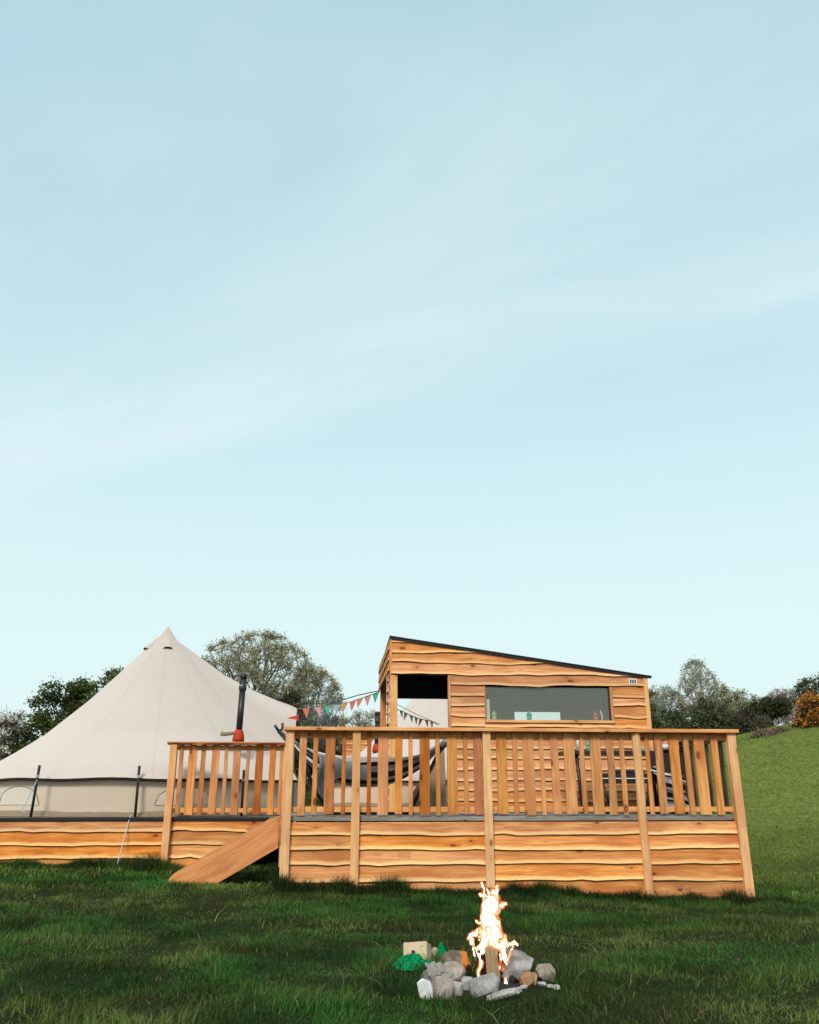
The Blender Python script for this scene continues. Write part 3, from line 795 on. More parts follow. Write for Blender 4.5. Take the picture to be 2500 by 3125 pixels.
V, F = tube_geo([(4.19, SY + .15, 2.186), (4.20, SY + .15, 2.27), (4.185, SY + .15, 2.33), (4.17, SY + .15, 2.375)], [0.012, 0.014, 0.018, 0.003], 6)
tag(mesh('white_ornament', V, F, None, M_WHITE), 'thin white feather-like ornament standing beside the red lantern', 'ornament')
o = box('pink_tray', (3.10, SY + 0.07, 2.186), (3.40, SY + 0.20, 2.205), simple('pink_tray', (0.55, 0.33, 0.27), 0.5), None); tag(o, 'flat pinkish tray on the window shelf beside the teal lantern', 'tray')

# ================================================================== bell tents
def bell_tent(cx, cy, zb, Rr, seed, label, group, full_detail=True, door_ang=0.0, poles=()):
    r_ = random.Random(seed)
    tent = thing('bell_tent', label, 'tent', (cx, cy, zb), group)
    k_ = Rr / 2.93
    PR = np.array([(0.0, 3.345), (0.035, 3.30), (.10, 3.19), (.35, 2.915), (.69, 2.525), (1.27, 1.895), (1.93, 1.275), (2.41, .935), (2.70, .755), (2.93, .55)])
    prof = lambda r: np.interp(r / k_, PR[:, 0], PR[:, 1])
    NA, NRr = 96, 22
    door_x = 2.50 * k_; apz = 1.83
    rings = np.concatenate([[0.02, 0.05, 0.10, 0.2], np.linspace(0.35, 1, NRr - 4) * 2.93]) * k_
    rings = np.minimum(rings, Rr)
    V = []; F = []; edge = []
    for i, rr in enumerate(rings):
        for k in range(NA):
            a = 2 * math.pi * k / NA
            da = (a - door_ang + math.pi) % (2 * math.pi) - math.pi
            rmax = Rr
            if abs(da) < 0.42: rmax = min(Rr, door_x / max(math.cos(da), 0.2))
            r = rr * (rmax / Rr) ** ((rr / Rr) ** 2)
            px, py = r * math.cos(da), r * math.sin(da)
            zc = float(prof(r))
            # sag between the guyed points
            sag = 0.5 - 0.5 * math.cos(a * 12)
            zc -= 0.022 * sag * (r / Rr) ** 2
            ridge = float(np.interp(px / k_, (0.45, .61, 1.107, 1.728, 2.138, 2.39, 2.51), (2.90, 2.82, 2.455, 2.145, 1.982, 1.90, 1.84)))
            zd = ridge - 2.0 * abs(py) if px > 0.45 else -9
            if zd > zc - 0.12:
                d = zd - zc; zc = zc + (d + math.sqrt(d * d + 0.006)) / 2 if d > -0.12 else zc
            V.append((cx + r * math.cos(a), cy + r * math.sin(a), zb + zc))
            if i == len(rings) - 1: edge.append((r, a, zc))
    for i in range(len(rings) - 1):
        for k in range(NA):
            F.append([i * NA + k, (i + 1) * NA + k, (i + 1) * NA + (k + 1) % NA, i * NA + (k + 1) % NA])
    F.append(list(range(NA)))
    mesh('canvas_roof', V, F, tent, M_CANVAS, smooth=True)
    # seams
    # overhang's shade under the eave, put in as a near-black strip
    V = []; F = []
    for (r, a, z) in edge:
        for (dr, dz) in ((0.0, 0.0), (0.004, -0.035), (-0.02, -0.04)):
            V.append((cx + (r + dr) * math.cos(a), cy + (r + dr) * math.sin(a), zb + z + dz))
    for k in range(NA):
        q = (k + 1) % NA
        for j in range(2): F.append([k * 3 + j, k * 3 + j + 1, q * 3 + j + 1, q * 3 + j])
    mesh('eave_shade_band', V, F, tent, M_CDARK, smooth=True)
    # wall
    V = []; F = []; NZ = 6
    for k, (r, a, z) in enumerate(edge):
        for j in range(NZ + 1):
            f = j / NZ; zz2 = 0.055 + (z - 0.02 - 0.055) * f
            bow = 0.025 * math.sin(math.pi * f) * (0.5 - 0.5 * math.cos(a * 12))
            rr = r - 0.10 - 0.03 * (1 - f) + bow
            V.append((cx + rr * math.cos(a), cy + rr * math.sin(a), zb + zz2))
    for k in range(NA):
        q = (k + 1) % NA
        for j in range(NZ): F.append([k * (NZ + 1) + j, q * (NZ + 1) + j, q * (NZ + 1) + j + 1, k * (NZ + 1) + j + 1])
    wl = mesh('canvas_wall', V, F, tent, M_CWALL, smooth=True)
    # rumpled mud skirt
    V = []; F = []
    M2 = 192
    for k in range(M2):
        a = 2 * math.pi * k / M2
        r, _, _ = edge[int(k * NA / M2) % NA]
        for j, (dr, dz) in enumerate(((-0.13, 0.075), (-0.07, 0.07), (-0.045, 0.03), (-0.02, 0.004))):
            jj = (r_.random() - 0.5)
            V.append((cx + (r + dr + jj * 0.03) * math.cos(a), cy + (r + dr + jj * 0.03) * math.sin(a), zb + dz + (0.030 * (float(vnoise(k * .21, j * .7, seed=seed)) - .5) + 0.012 * jj * (j > 0)) * (j < 3)))
    for k in range(M2):
        q = (k + 1) % M2
        for j in range(3): F.append([k * 4 + j, k * 4 + j + 1, q * 4 + j + 1, q * 4 + j])
    mesh('mud_skirt', V, F, tent, M_CSKIRT, smooth=True)
    # arched windows in the wall: a pale flap with a dark piping
    for wa in (1.5, 1.5 + 0.0):
        pass
    def wpt(a, h, o_):
        # point of the wall at angle a and height fraction h
        k = a / (2 * math.pi) * NA; i0 = int(math.floor(k)) % NA; r, _, z = edge[i0]; f = k - math.floor(k); r1, _, z1 = edge[(i0 + 1) % NA]
        r = r * (1 - f) + r1 * f; z = z * (1 - f) + z1 * f
        bow = 0.025 * math.sin(math.pi * h) * (0.5 - 0.5 * math.cos(a * 12))
        rr = r - 0.10 - 0.03 * (1 - h) + bow + o_
        return (cx + rr * math.cos(a), cy + rr * math.sin(a), zb + 0.055 + (z - 0.075) * h)
    if full_detail:
        for wc in (-math.pi / 2 - 0.54, -math.pi / 2 + 0.37, -math.pi / 2 - 1.25):
            hw = 0.148; V = []; F = []; pip = []
            nn = 16
            for i in range(nn + 1):
                q = -1 + 2 * i / nn
                top = 0.26 + 0.53 * math.sqrt(max(0.0, 1 - q * q)) ** 0.8
                a = (wc + hw * q) % (2 * math.pi)
                for j in range(5): V.append(wpt(a, 0.24 + (top - 0.24) * j / 4, 0.010))
                pip.append(wpt(a, top, 0.013))
            for i in range(nn):
                for j in range(4): F.append([i * 5 + j, i * 5 + 5 + j, i * 5 + 6 + j, i * 5 + 1 + j])
            wf = mesh('window_flap', V, F, tent, M_CWALLPALE, smooth=True)
            tube('piping', pip, 0.005, M_CTAN, wf, 5)
        # vents near the peak: raised hoods with a dark mouth
        for va in (-math.pi / 2 + 0.28, -math.pi / 2 - 0.88, math.pi / 2, 0.9):
            V = []; F = []; nn = 8
            for i in range(nn + 1):
                q = -1 + 2 * i / nn; up = 0.055 * math.sqrt(max(0, 1 - q * q))
                for (r, lift) in ((0.10, 0.004), (0.40, up + 0.004)):
                    a = va + q * 0.085 / max(r, 0.18)
                    z = float(prof(r))
                    V.append((cx + (r + lift * .7) * math.cos(a), cy + (r + lift * .7) * math.sin(a), zb + z + lift * .7))
            for i in range(nn): F.append([i * 2, i * 2 + 1, i * 2 + 3, i * 2 + 2])
            vh = mesh('vent_hood', V, F, tent, M_CANVAS, smooth=True)
            V2 = []; F2 = []
            for i in range(nn + 1):
                q = -1 + 2 * i / nn; up = 0.055 * math.sqrt(max(0, 1 - q * q))
                for lift in (0.006, up + 0.003):
                    a = va + q * 0.085 / 0.395; r = 0.392; z = float(prof(r))
                    V2.append((cx + (r + lift * .7) * math.cos(a), cy + (r + lift * .7) * math.sin(a), zb + z + lift * .7))
            for i in range(nn): F2.append([i * 2, i * 2 + 1, i * 2 + 3, i * 2 + 2])
            mesh('vent_mesh', V2, F2, vh, M_BLACK)
        # peak cap
        V = []; F = []
        for r, lift in ((0.012, 0.022), (0.05, 0.012), (0.16, 0.006), (0.30, 0.004)):
            for k in range(24):
                a = 2 * math.pi * k / 24; V.append((cx + r * math.cos(a), cy + r * math.sin(a), zb + float(prof(r)) + lift))
        for i in range(3):
            for k in range(24): F.append([i * 24 + k, (i + 1) * 24 + k, (i + 1) * 24 + (k + 1) % 24, i * 24 + (k + 1) % 24])
        F.append(list(range(24)))
        mesh('peak_cap', V, F, tent, M_CANVAS, smooth=True)
    # door flap closing the porch
    V = []; F = []; dx = door_x - 0.02
    ca, sa = math.cos(door_ang), math.sin(door_ang)
    hw = 0.60
    tri = [(-hw, 0.05), (hw, 0.05), (hw * .97, 0.75), (0.0, apz - 0.03), (-hw * .97, 0.75)]
    Vt = [(cx + dx * ca - y_ * sa, cy + dx * sa + y_ * ca, zb + z_) for y_, z_ in tri]
    mesh('door_flap', Vt, [[0, 1, 2, 3, 4]], tent, M_CTAN)
    for (p0, p1) in poles:
        pl = tube('side_pole', [p0, p1], 0.020, M_BLKPOLE, tent, 8)
        q = Vector(p0).lerp(Vector(p1), 0.76)
        V, F = tube_geo([(q.x - .022, q.y - .024, q.z), (q.x + .022, q.y - .026, q.z + .01), (q.x + .02, q.y - .02, q.z + .03), (q.x - .02, q.y - .024, q.z + .02)], 0.007, 5)
        mesh('cord_knot', V, F, pl, M_ROPE)
    return tent

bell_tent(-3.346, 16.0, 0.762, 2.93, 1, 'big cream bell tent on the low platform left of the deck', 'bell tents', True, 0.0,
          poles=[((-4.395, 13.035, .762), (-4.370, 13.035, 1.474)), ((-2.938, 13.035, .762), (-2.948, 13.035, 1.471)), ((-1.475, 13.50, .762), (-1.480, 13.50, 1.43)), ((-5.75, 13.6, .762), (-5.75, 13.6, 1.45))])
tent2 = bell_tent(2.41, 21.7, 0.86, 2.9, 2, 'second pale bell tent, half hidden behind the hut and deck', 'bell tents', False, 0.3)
p2 = thing('tent_plinth', 'low plank platform beneath the half hidden second bell tent', 'platform', (2.4, 21.7, 0.3))
box('plank_side', (-1.0, 18.6, 0.2), (5.8, 24.9, 0.855), W_BOARD, p2)

# guy ropes of the near tent
def rope(label, pts, r=0.006, m_=None, name='guy_rope'):
    V, F = tube_geo(pts, r, 5); return tag(mesh(name, V, F, None, m_ or M_ROPE), label, 'rope', 'guy ropes of the near bell tent' if name == 'guy_rope' else None)
rope('pale blue guy rope running from the tent platform edge to the grass', [(-2.990, 12.99, .80), (-3.008, 12.90, .62), (-3.02, 12.76, .34), (-3.035, 12.64, gz1(-3.03, 12.63) - .02)], 0.0065)
rope('slack blue cord hanging from the left tent pole across the wall', [(-4.37, 13.02, 1.27), (-4.46, 13.02, 1.03), (-4.50, 13.01, .92), (-4.53, 13.0, .85), (-4.46, 13.0, .83)], 0.007)

# ---------------- stove flues
def flue(label, x, y, z0, z1, lean, r=0.045, flap=True, group=None):
    f = thing('stove_flue', label, 'stove pipe', (x, y, z0), group)
    L = lambda z: (x + lean * (z - z0), y, z)
    tube('pipe', [L(z0 + .05), L(z1 - .26)], r, M_BLKMETAL, f, 14)
    tube('cowl', [L(z1 - .26), L(z1 - .24), L(z1 - .12), L(z1 - .115), L(z1 - .07), L(z1 - .065), L(z1)], [r * 1.18, r * 1.2, r * 1.2, r * .95, r * .95, r * 1.22, r * 1.22], M_BLKMETAL, f, 14)
    tube('flashing', [L(z0 - .05), L(z0), L(z0 + .06), L(z0 + .11), L(z0 + .135)], [r * 1.85, r * 1.8, r * 1.6, r * 1.35, r * 1.06], M_RED, f, 16)
    if flap:
        pts = [(x - .05, y - .02, z0 + .085), (x - .14, y - .04, z0 + .07), (x - .23, y - .05, z0 + .06), (x - .28, y - .06, z0 + .075)]
        tube('rolled_flap', pts, [0.022, 0.030, 0.032, 0.035], M_CTAN, f, 8)
        tube('wire_clip', [(x + .00 - .06, y - .055, z0 + .845), (x, y - .06, z0 + .83), (x + .07, y - .03, z0 + .84), (x + .09, y, z0 + .86)], 0.006, M_WHITE, f, 5)
    return f
flue('black stove pipe with red flashing through the near tent roof', -1.660, 14.05, 1.935, 2.955, 0.02, 0.052, True, 'stove pipes')
flue('thin black stove pipe with red flashing on the far tent behind the deck', 0.835, 20.5, 2.12, 3.0, 0.02, 0.06, False, 'stove pipes')

# ---------------- far plank hut beyond the second tent
fh = thing('distant_hut', 'small pale plank hut far behind the deck railing', 'hut', (0.42, 26.2, 0.9))
for k in range(9):
    z0 = 1.2 + k * 0.17
    lap_board('plank', fh, 0.12, 0.76, z0, z0 + 0.185, W_SHED, lambda s, o_, z: (s, 26 - o_, z), n=4, seed=700 + k)
box('wall_core', (0.125, 26.013, 0.8), (0.755, 27.0, 2.74), W_SHED, fh)
box('roof', (0.05, 25.93, 2.745), (0.82, 27.05, 2.78), M_ROOF, fh)

# ================================================================== bunting
def cat(pts, n):
    pts = np.array(pts, float); t_ = np.linspace(0, len(pts) - 1, n)
    return np.stack([np.interp(t_, np.arange(len(pts)), pts[:, k]) for k in range(3)], 1)
FC = dict(red=(0.62, .05, .04), coral=(.62, .17, .10), pink=(.60, .27, .28), green=(.06, .42, .27), blue=(.30, .44, .52), orange=(.66, .32, .10), rose=(.58, .12, .13), tan=(.50, .37, .22), grey=(.30, .33, .33), plum=(.42, .20, .23))
FM = {k: simple('flag_' + k, tuple(min(.8, q * 1.15 + .03) for q in c_), 0.8, var=0.12, scale=40, trans=0.35) for k, c_ in FC.items()}
def bunting(label, path, flags, fw, fh_, cordm):
    bt = thing('bunting', label, 'bunting', tuple(path[0]), 'strings of bunting')
    P_ = cat(path, 40); tube('cord', [tuple(p) for p in P_], 0.007, cordm, bt, 5)
    for i, (f, colr) in enumerate(flags):
        idx = f * 39; a = P_[int(idx)]; c_ = P_[min(int(idx) + 1, 39)]; p = a + (c_ - a) * (idx - int(idx))
        d = (c_ - a) / np.linalg.norm(c_ - a); sw = rnd.uniform(-.05, .05); tw = rnd.uniform(-.04, .04)
        V = []; F = []
        for j in range(5):
            g = j / 4; hw = fw / 2 * (1 - g) + 0.001
            for s in (-1, 0, 1):
                V.append(tuple(p + d * hw * s + np.array([sw * g, tw * g + (0.012 * math.sin(g * 3 + i) if s == 0 else 0), -fh_ * g])))
        for j in range(4):
            for s in range(2): F.append([j * 3 + s, j * 3 + s + 1, j * 3 + 4 + s, j * 3 + 3 + s])
        mesh('flag', V, F, bt, FM[colr], smooth=True)
    return bt
b1 = [(-0.82, 16.05, 2.605), (-0.56, 16.08, 2.650), (-0.33, 16.1, 2.672), (-.09, 16.1, 2.700), (0.156, 16.1, 2.755), (0.42, 16.1, 2.845), (0.70, 16.1, 2.945)]
bunting('string of coloured pennants from the near tent to the hut corner', b1,
        [(.085, 'coral'), (.235, 'pink'), (.365, 'green'), (.485, 'blue'), (.585, 'orange'), (.69, 'rose'), (.775, 'coral'), (.865, 'pink'), (.955, 'green')], 0.140, 0.19, M_CORD)
b2 = [(0.94, 16.6, 2.71), (1.13, 16.7, 2.66), (1.33, 16.8, 2.58), (1.53, 16.9, 2.52), (1.74, 17.0, 2.49), (1.92, 17.1, 2.42)]
bunting('string of faded pennants sagging across the porch opening of the hut', b2,
        [(.02, 'grey'), (.115, 'rose'), (.215, 'tan'), (.32, 'grey'), (.425, 'green'), (.525, 'plum'), (.63, 'rose'), (.735, 'red'), (.845, 'tan')], 0.085, 0.15, M_CORD)
V = [(-.82, 15.95, 2.55), (-.83, 15.6, 2.42), (-1.02, 15.7, 2.45)]
fl_ = mesh('red_pennant', [(-.80, 15.98, 2.50), (-.805, 15.9, 2.37), (-1.02, 15.86, 2.425), (-.86, 15.90, 2.47)], [[0, 1, 2, 3]], None, FM['red']); tag(fl_, 'single bright red pennant pinned to the near tent porch', 'pennant')
rope('green fairy light wire rising from the trees to the hut corner', [(-.30, 16.12, 2.70), (.0, 16.12, 2.79), (.30, 16.12, 2.88), (.69, 16.12, 2.965)], 0.010, simple('green_wire', (.015, .06, .045), .5), 'light_wire')
rope('thin wire slanting across the hut porch opening', [(.93, 16.62, 2.83), (1.45, 16.8, 2.60), (1.95, 17.0, 2.42)], 0.006, M_CORD, 'stay_wire')

# ================================================================== hammock on the deck
hs = thing('hammock_stand', 'black steel hammock stand with forked arms on the deck', 'hammock stand', (.36, 11.8, .812))
Lp = [(-.86, 11.8, 1.885), (-.62, 11.8, 1.50), (-.16, 11.8, .84)]; Rp = [(1.60, 11.8, 1.885), (1.34, 11.8, 1.50), (.93, 11.8, .84)]
Lp[1] = (-.61, 11.8, 1.62); Rp[1] = (1.335, 11.8, 1.62)
for pp, nm in ((Lp, -1), (Rp, 1)):
    a = tube('arm', pp, 0.026, M_BLKMETAL, hs, 8)
    if nm < 0:
        t0 = Vector(pp[0])
        tube('fork', [tuple(t0), (t0.x - .055, 11.8, t0.z + .075)], 0.020, M_BLKMETAL, a, 6)
        tube('fork', [tuple(t0), (t0.x + .045, 11.8, t0.z + .02), (t0.x + .050, 11.8, t0.z + .105)], 0.018, M_BLKMETAL, a, 6)
tube('base_bar', [(-.18, 11.8, .835), (.95, 11.8, .835)], 0.026, M_BLKMETAL, hs, 8)
for x in (-.16, .93): tube('foot', [(x, 11.35, .834), (x, 12.25, .834)], 0.024, M_BLKMETAL, hs, 8)

def stripe_mat(name, cols, freq, axis=1, nz=0.2):
    m_, t_, out_ = mat_new(name)
    at = t_.node('ShaderNodeAttribute', dict(attribute_name='gc')); sp_ = t_.node('ShaderNodeSeparateXYZ', None, Vector=at.outputs['Vector'])
    cr = t_.n.new('ShaderNodeValToRGB'); cr.color_ramp.interpolation = 'CONSTANT'
    e = cr.color_ramp.elements
    while len(e) < len(cols): e.new(0.5)
    tot = sum(c_[1] for c_ in cols); acc = 0
    for i, (c_, w_) in enumerate(cols):
        e[i].position = acc / tot; e[i].color = (*c_, 1); acc += w_
    wob = t_.math('MULTIPLY', t_.noise(at.outputs['Vector'], 6, 2, .5), 0.02)
    t_.set(cr, 'Fac', t_.math('FRACT', t_.math('MULTIPLY', t_.math('ADD', sp_.outputs[axis], wob), freq)))
    n_ = t_.noise(at.outputs['Vector'], 120, 3, .6)
    c2 = t_.vmath('SCALE', cr.outputs[0], scale=t_.math('ADD', 1 - nz, t_.math('MULTIPLY', n_, 2 * nz)))
    p_ = t_.node('ShaderNodeBsdfPrincipled', None, Base_Color=c2, Roughness=0.9); p_.inputs['Specular IOR Level'].default_value = .1
    t_.l.new(p_.outputs[0], out_.inputs[0]); return m_
BK, GR, WH = (.016, .017, .02), (.24, .25, .27), (.60, .61, .64)
M_HAM = stripe_mat('hammock_cloth', [(WH, .6), (BK, .5), (GR, .8), (BK, .8), (WH, .6), (GR, .5), (BK, .8), (GR, .7), (BK, .4), (WH, .4)], 2.0, 1)
NU, NV = 28, 26; V = []; G = []; F = []
for i in range(NU + 1):
    u_ = i / NU; x = -.70 + 2.12 * u_; q = 2 * u_ - 1
    zc = 1.17 + .60 * abs(q) ** 2.4
    wid = 0.40 * (1 - abs(q) ** 2.6) + 0.035
    dep = 0.33 * (1 - abs(q) ** 2.0) + 0.02
    for j in range(NV + 1):
        v_ = j / NV; a = (v_ - .5) * 2
        fold = 0.012 * math.sin(v_ * 38 + u_ * 5) * (0.4 + abs(q)) + 0.010 * math.sin(v_ * 17 - u_ * 9)
        V.append((x + .01 * math.sin(v_ * 9), 11.8 + a * wid + fold, zc + dep * a * a * (1.0 if a < 0 else 1.12) + fold)); G.append((u_ * 2, v_, 0.5))
for i in range(NU):
    for j in range(NV): F.append([i * (NV + 1) + j, (i + 1) * (NV + 1) + j, (i + 1) * (NV + 1) + j + 1, i * (NV + 1) + j + 1])
hm = thing('hammock', 'sagging black, grey and white striped hammock slung on its black stand', 'hammock', (.36, 11.8, 1.2))
mesh('cloth', V, F, hm, M_HAM, gc=G, smooth=True)
tube('hanging_cord', [(-.84, 11.8, 1.90), (-.70, 11.8, 1.79)], 0.012, M_CORD, hm, 6)
tube('hanging_cord', [(1.58, 11.8, 1.885), (1.42, 11.8, 1.79)], 0.012, M_CORD, hm, 6)
# grey throw hanging over its left half
V = []; F = []; NU, NV = 10, 12
for i in range(NU + 1):
    for j in range(NV + 1):
        u_, v_ = i / NU, j / NV
        x = -.30 + .14 * u_ + .02 * math.sin(v_ * 7); z = 1.55 - .62 * v_ * (0.75 + .25 * u_); yy = 11.36 - .03 * math.sin(u_ * 9) - .02 * math.sin(v_ * 5)
        V.append((x, yy, z))
for i in range(NU):
    for j in range(NV): F.append([i * (NV + 1) + j, (i + 1) * (NV + 1) + j, (i + 1) * (NV + 1) + j + 1, i * (NV + 1) + j + 1])
th = mesh('grey_throw', V, F, None, simple('grey_fleece', (.22, .22, .23), .95, var=.15, scale=30, bump=.3), smooth=True); tag(th, 'pale grey throw draped over the left end of the hammock', 'throw')
V = []; F = []; NU, NV = 14, 8
for i in range(NU + 1):
    for j in range(NV + 1):
        u_, v_ = i / NU, j / NV
        x = -.10 + .46 * u_; z = 1.52 - .10 * u_ - (.26 - .10 * u_) * v_ + .012 * math.sin(u_ * 14 + v_ * 4); yy = 11.365 - .025 * math.sin(u_ * 12 + v_ * 2) - .02 * v_
        V.append((x, yy, z))
for i in range(NU):
    for j in range(NV): F.append([i * (NV + 1) + j, (i + 1) * (NV + 1) + j, (i + 1) * (NV + 1) + j + 1, i * (NV + 1) + j + 1])
th = mesh('grey_blanket', V, F, None, bpy.data.materials['grey_fleece'], smooth=True); tag(th, 'rumpled grey blanket hanging over the front edge of the hammock', 'blanket')
# brown canvas windbreak leaning behind it
V = []; F = []; NU = 12
for i in range(NU + 1):
    u_ = i / NU; x = 1.02 + .50 * u_
    zt_ = 1.05 + .72 * u_
    for j in range(6): V.append((x - .02 * (j / 5), 12.55 + .04 * math.sin(u_ * 22) , .83 + (zt_ - .83) * j / 5))
for i in range(NU):
    for j in range(5): F.append([i * 6 + j, i * 6 + 6 + j, i * 6 + 7 + j, i * 6 + 1 + j])
o = mesh('canvas_windbreak', V, F, None, M_CTAN, smooth=True); tag(o, 'creased tan canvas sheet hanging behind the right arm of the hammock stand', 'canvas sheet')
# yoga mat
o = box('purple_mat', (1.60, 11.15, .813), (2.12, 11.75, .822), simple('purple_foam', (.16, .10, .30), .8), None); tag(o, 'thin purple mat lying on the deck behind the railing', 'mat')

# ================================================================== table, bench, chair, grill on the right of the deck
tb = thing('outdoor_table', 'long black outdoor table against the hut behind the railing', 'table', (4.0, 12.45, .812))
box('table_top', (3.20, 12.12, 1.615), (4.62, 12.80, 1.665), M_BLKMETAL, tb)
for x in (3.38, 4.46):
    for y, dx in ((12.2, .03), (12.7, .03)):
        tube('leg', [(x - .02, y, 1.615), (x + dx, y, .815)], 0.026, M_BLKMETAL, tb, 6)
    tube('leg_brace', [(x, 12.2, 1.0), (x, 12.7, 1.0)], 0.018, M_BLKMETAL, tb, 6)
bn = thing('bench', 'black bench with a pale rim pulled up to the long table', 'bench', (3.95, 11.95, .812))
box('seat', (3.55, 11.80, 1.285), (4.30, 12.10, 1.345), M_BLKMETAL, bn)
box('seat_rim', (3.56, 11.790, 1.270), (4.29, 12.09, 1.2835), M_WHITE, bn)
box('lower_rail', (3.56, 11.80, 1.215), (4.29, 12.08, 1.268), M_BLKMETAL, bn)
box('cushion', (3.80, 11.83, 1.346), (4.22, 12.08, 1.40), simple('black_cushion', (.03, .03, .035), .9, var=.3, scale=20, bump=.4), bn, bev=.02)
for x in (3.60, 4.26):
    for y in (11.84, 12.06): tube('leg', [(x, y, 1.215), (x + (.12 if x < 4 else -.04), y, .815)], 0.022, M_BLKMETAL, bn, 6)
M_ZEBRA = stripe_mat('striped_blanket', [(BK, 1.0), (WH, .8), (GR, .5), (BK, .5), (WH, .5), (BK, 1.2), (GR, .8), (WH, .4)], 3.2, 1)
ch = thing('deck_chair', 'black chair covered by a striped blanket beside the bench', 'chair', (4.5, 11.75, .812))
box('seat', (4.32, 11.55, 1.20), (4.66, 11.95, 1.24), M_BLKMETAL, ch)
box('backrest', (4.32, 11.93, 1.24), (4.66, 11.97, 1.62), M_BLKMETAL, ch)
for x in (4.34, 4.64):
    for y in (11.57, 11.93): tube('leg', [(x, y, 1.2), (x, y, .815)], 0.018, M_BLKMETAL, ch, 6)
V = []; G = []; F = []; NU, NV = 12, 16
for i in range(NU + 1):
    for j in range(NV + 1):
        u_, v_ = i / NU, j / NV
        x = 4.30 + .37 * u_ + .015 * math.sin(v_ * 8); 
        if v_ < .35: f = v_ / .35; yy, z = 11.905 - .39 * f, 1.40 - .13 * f + .03 * math.sin(u_ * 6)
        else: f = (v_ - .35) / .65; yy, z = 11.52 - .03 * math.sin(u_ * 10 + f * 2), 1.27 - .38 * f
        V.append((x, yy, z + .02 * math.sin(u_ * 5))); G.append((x, z * 1.0 + u_ * .28 + .03 * math.sin(u_ * 9), .5))
for i in range(NU):
    for j in range(NV): F.append([i * (NV + 1) + j, (i + 1) * (NV + 1) + j, (i + 1) * (NV + 1) + j + 1, i * (NV + 1) + j + 1])
o = mesh('striped_blanket', V, F, None, M_ZEBRA, gc=G, smooth=True); tag(o, 'black and white striped blanket draped over the deck chair', 'blanket')
gr = thing('grill_cart', 'black barbecue cart in the right corner of the deck', 'barbecue', (4.8, 12.4, .812))
box('fire_box', (4.68, 12.2, 1.36), (4.93, 12.7, 1.665), M_BLKMETAL, gr, bev=.02)
box('side_shelf', (4.66, 12.15, 1.668), (4.94, 12.75, 1.69), M_BLKMETAL, gr)
box('lower_shelf', (4.69, 12.2, 1.02), (4.92, 12.7, 1.05), M_BLKMETAL, gr)
for x in (4.70, 4.91):
    for y in (12.22, 12.68): tube('leg', [(x, y, 1.36), (x, y, .815)], 0.018, M_BLKMETAL, gr, 6)
# on the table
o = lathe('steel_canister', [(.038, 0), (.040, .01), (.040, .17), (.036, .18)], (3.44, 12.35, 1.666), M_STEEL, None, 16); tag(o, 'shiny steel canister at the left end of the black table', 'canister')
lantern('lantern', 'green lantern on the black table beside the steel canister', 3.595, 12.35, 1.666, 0.15, M_TEAL)
lathe_b = lathe('white_bowl', [(.03, 0), (.05, .03), (.065, .07), (.060, .072)], (4.74, 12.35, 1.691), M_WHITE, None, 14); tag(lathe_b, 'white bowl with pinkish contents on the barbecue shelf', 'bowl')
lathe('contents', [(.005, 0), (.035, .012), (.045, .04), (.03, .07), (.004, .078)], (4.74, 12.35, 1.735), simple('pink_skin', (.55, .20, .15), .5), lathe_b, 12)
o = lathe('white_jug', [(.05, 0), (.055, .02), (.05, .12), (.035, .15), (.04, .18)], (4.88, 12.32, 1.691), M_WHITE, None, 14); tag(o, 'white jug at the right end of the barbecue shelf', 'jug')
o = box('green_box', (4.36, 12.3, 1.666), (4.50, 12.42, 1.715), simple('grey_green', (.20, .26, .2), .6), None); tag(o, 'small grey-green box on the table near the barbecue', 'box')

# ================================================================== campfire
def stone_mat(name, col, col2, var=.25, patch_col=None):
    m_, t_, out_ = mat_new(name)
    o_ = t_.node('ShaderNodeTexCoord').outputs['Object']
    n1_ = t_.noise(o_, 14, 5, .65); n2_ = t_.noise(o_, 130, 3, .7)
    c_ = t_.mix(t_.ss(n1_, .38, .66), col, col2)
    c_ = t_.vmath('SCALE', c_, scale=t_.math('ADD', 1 - var, t_.math('MULTIPLY', n2_, 2 * var)))
    if patch_col is not None:
        sp_ = t_.node('ShaderNodeSeparateXYZ', None, Vector=o_)
        e = t_.math('ADD', sp_.outputs[0], t_.math('MULTIPLY', n1_, .03))
        c_ = t_.mix(t_.ss(e, .038, .058), c_, patch_col)
    p_ = t_.node('ShaderNodeBsdfPrincipled', None, Base_Color=c_, Roughness=.9); p_.inputs['Specular IOR Level'].default_value = .15
    b_ = t_.node('ShaderNodeBump', None, Strength=.6, Distance=.006, Height=t_.math('ADD', n1_, t_.math('MULTIPLY', n2_, .5))); t_.set(p_, 'Normal', b_.outputs[0])
    t_.l.new(p_.outputs[0], out_.inputs[0]); return m_
SM = dict(grey=stone_mat('stone_grey', (.22, .22, .22), (.34, .335, .33)), brown=stone_mat('stone_brown', (.10, .08, .06), (.22, .18, .14), patch_col=(.50, .17, .03)),
          tan=stone_mat('stone_pink_grey', (.24, .20, .175), (.38, .32, .275)), dark=stone_mat('stone_dark_grey', (.13, .12, .11), (.26, .24, .225)),
          white=stone_mat('stone_white', (.62, .62, .64), (.72, .72, .74), .1), orange=stone_mat('stone_orange', (.30, .15, .075), (.40, .235, .14)), pale=stone_mat('stone_pale', (.30, .285, .27), (.44, .42, .40)),
          lilac=stone_mat('stone_lilac_grey', (.20, .175, .17), (.37, .35, .35)))
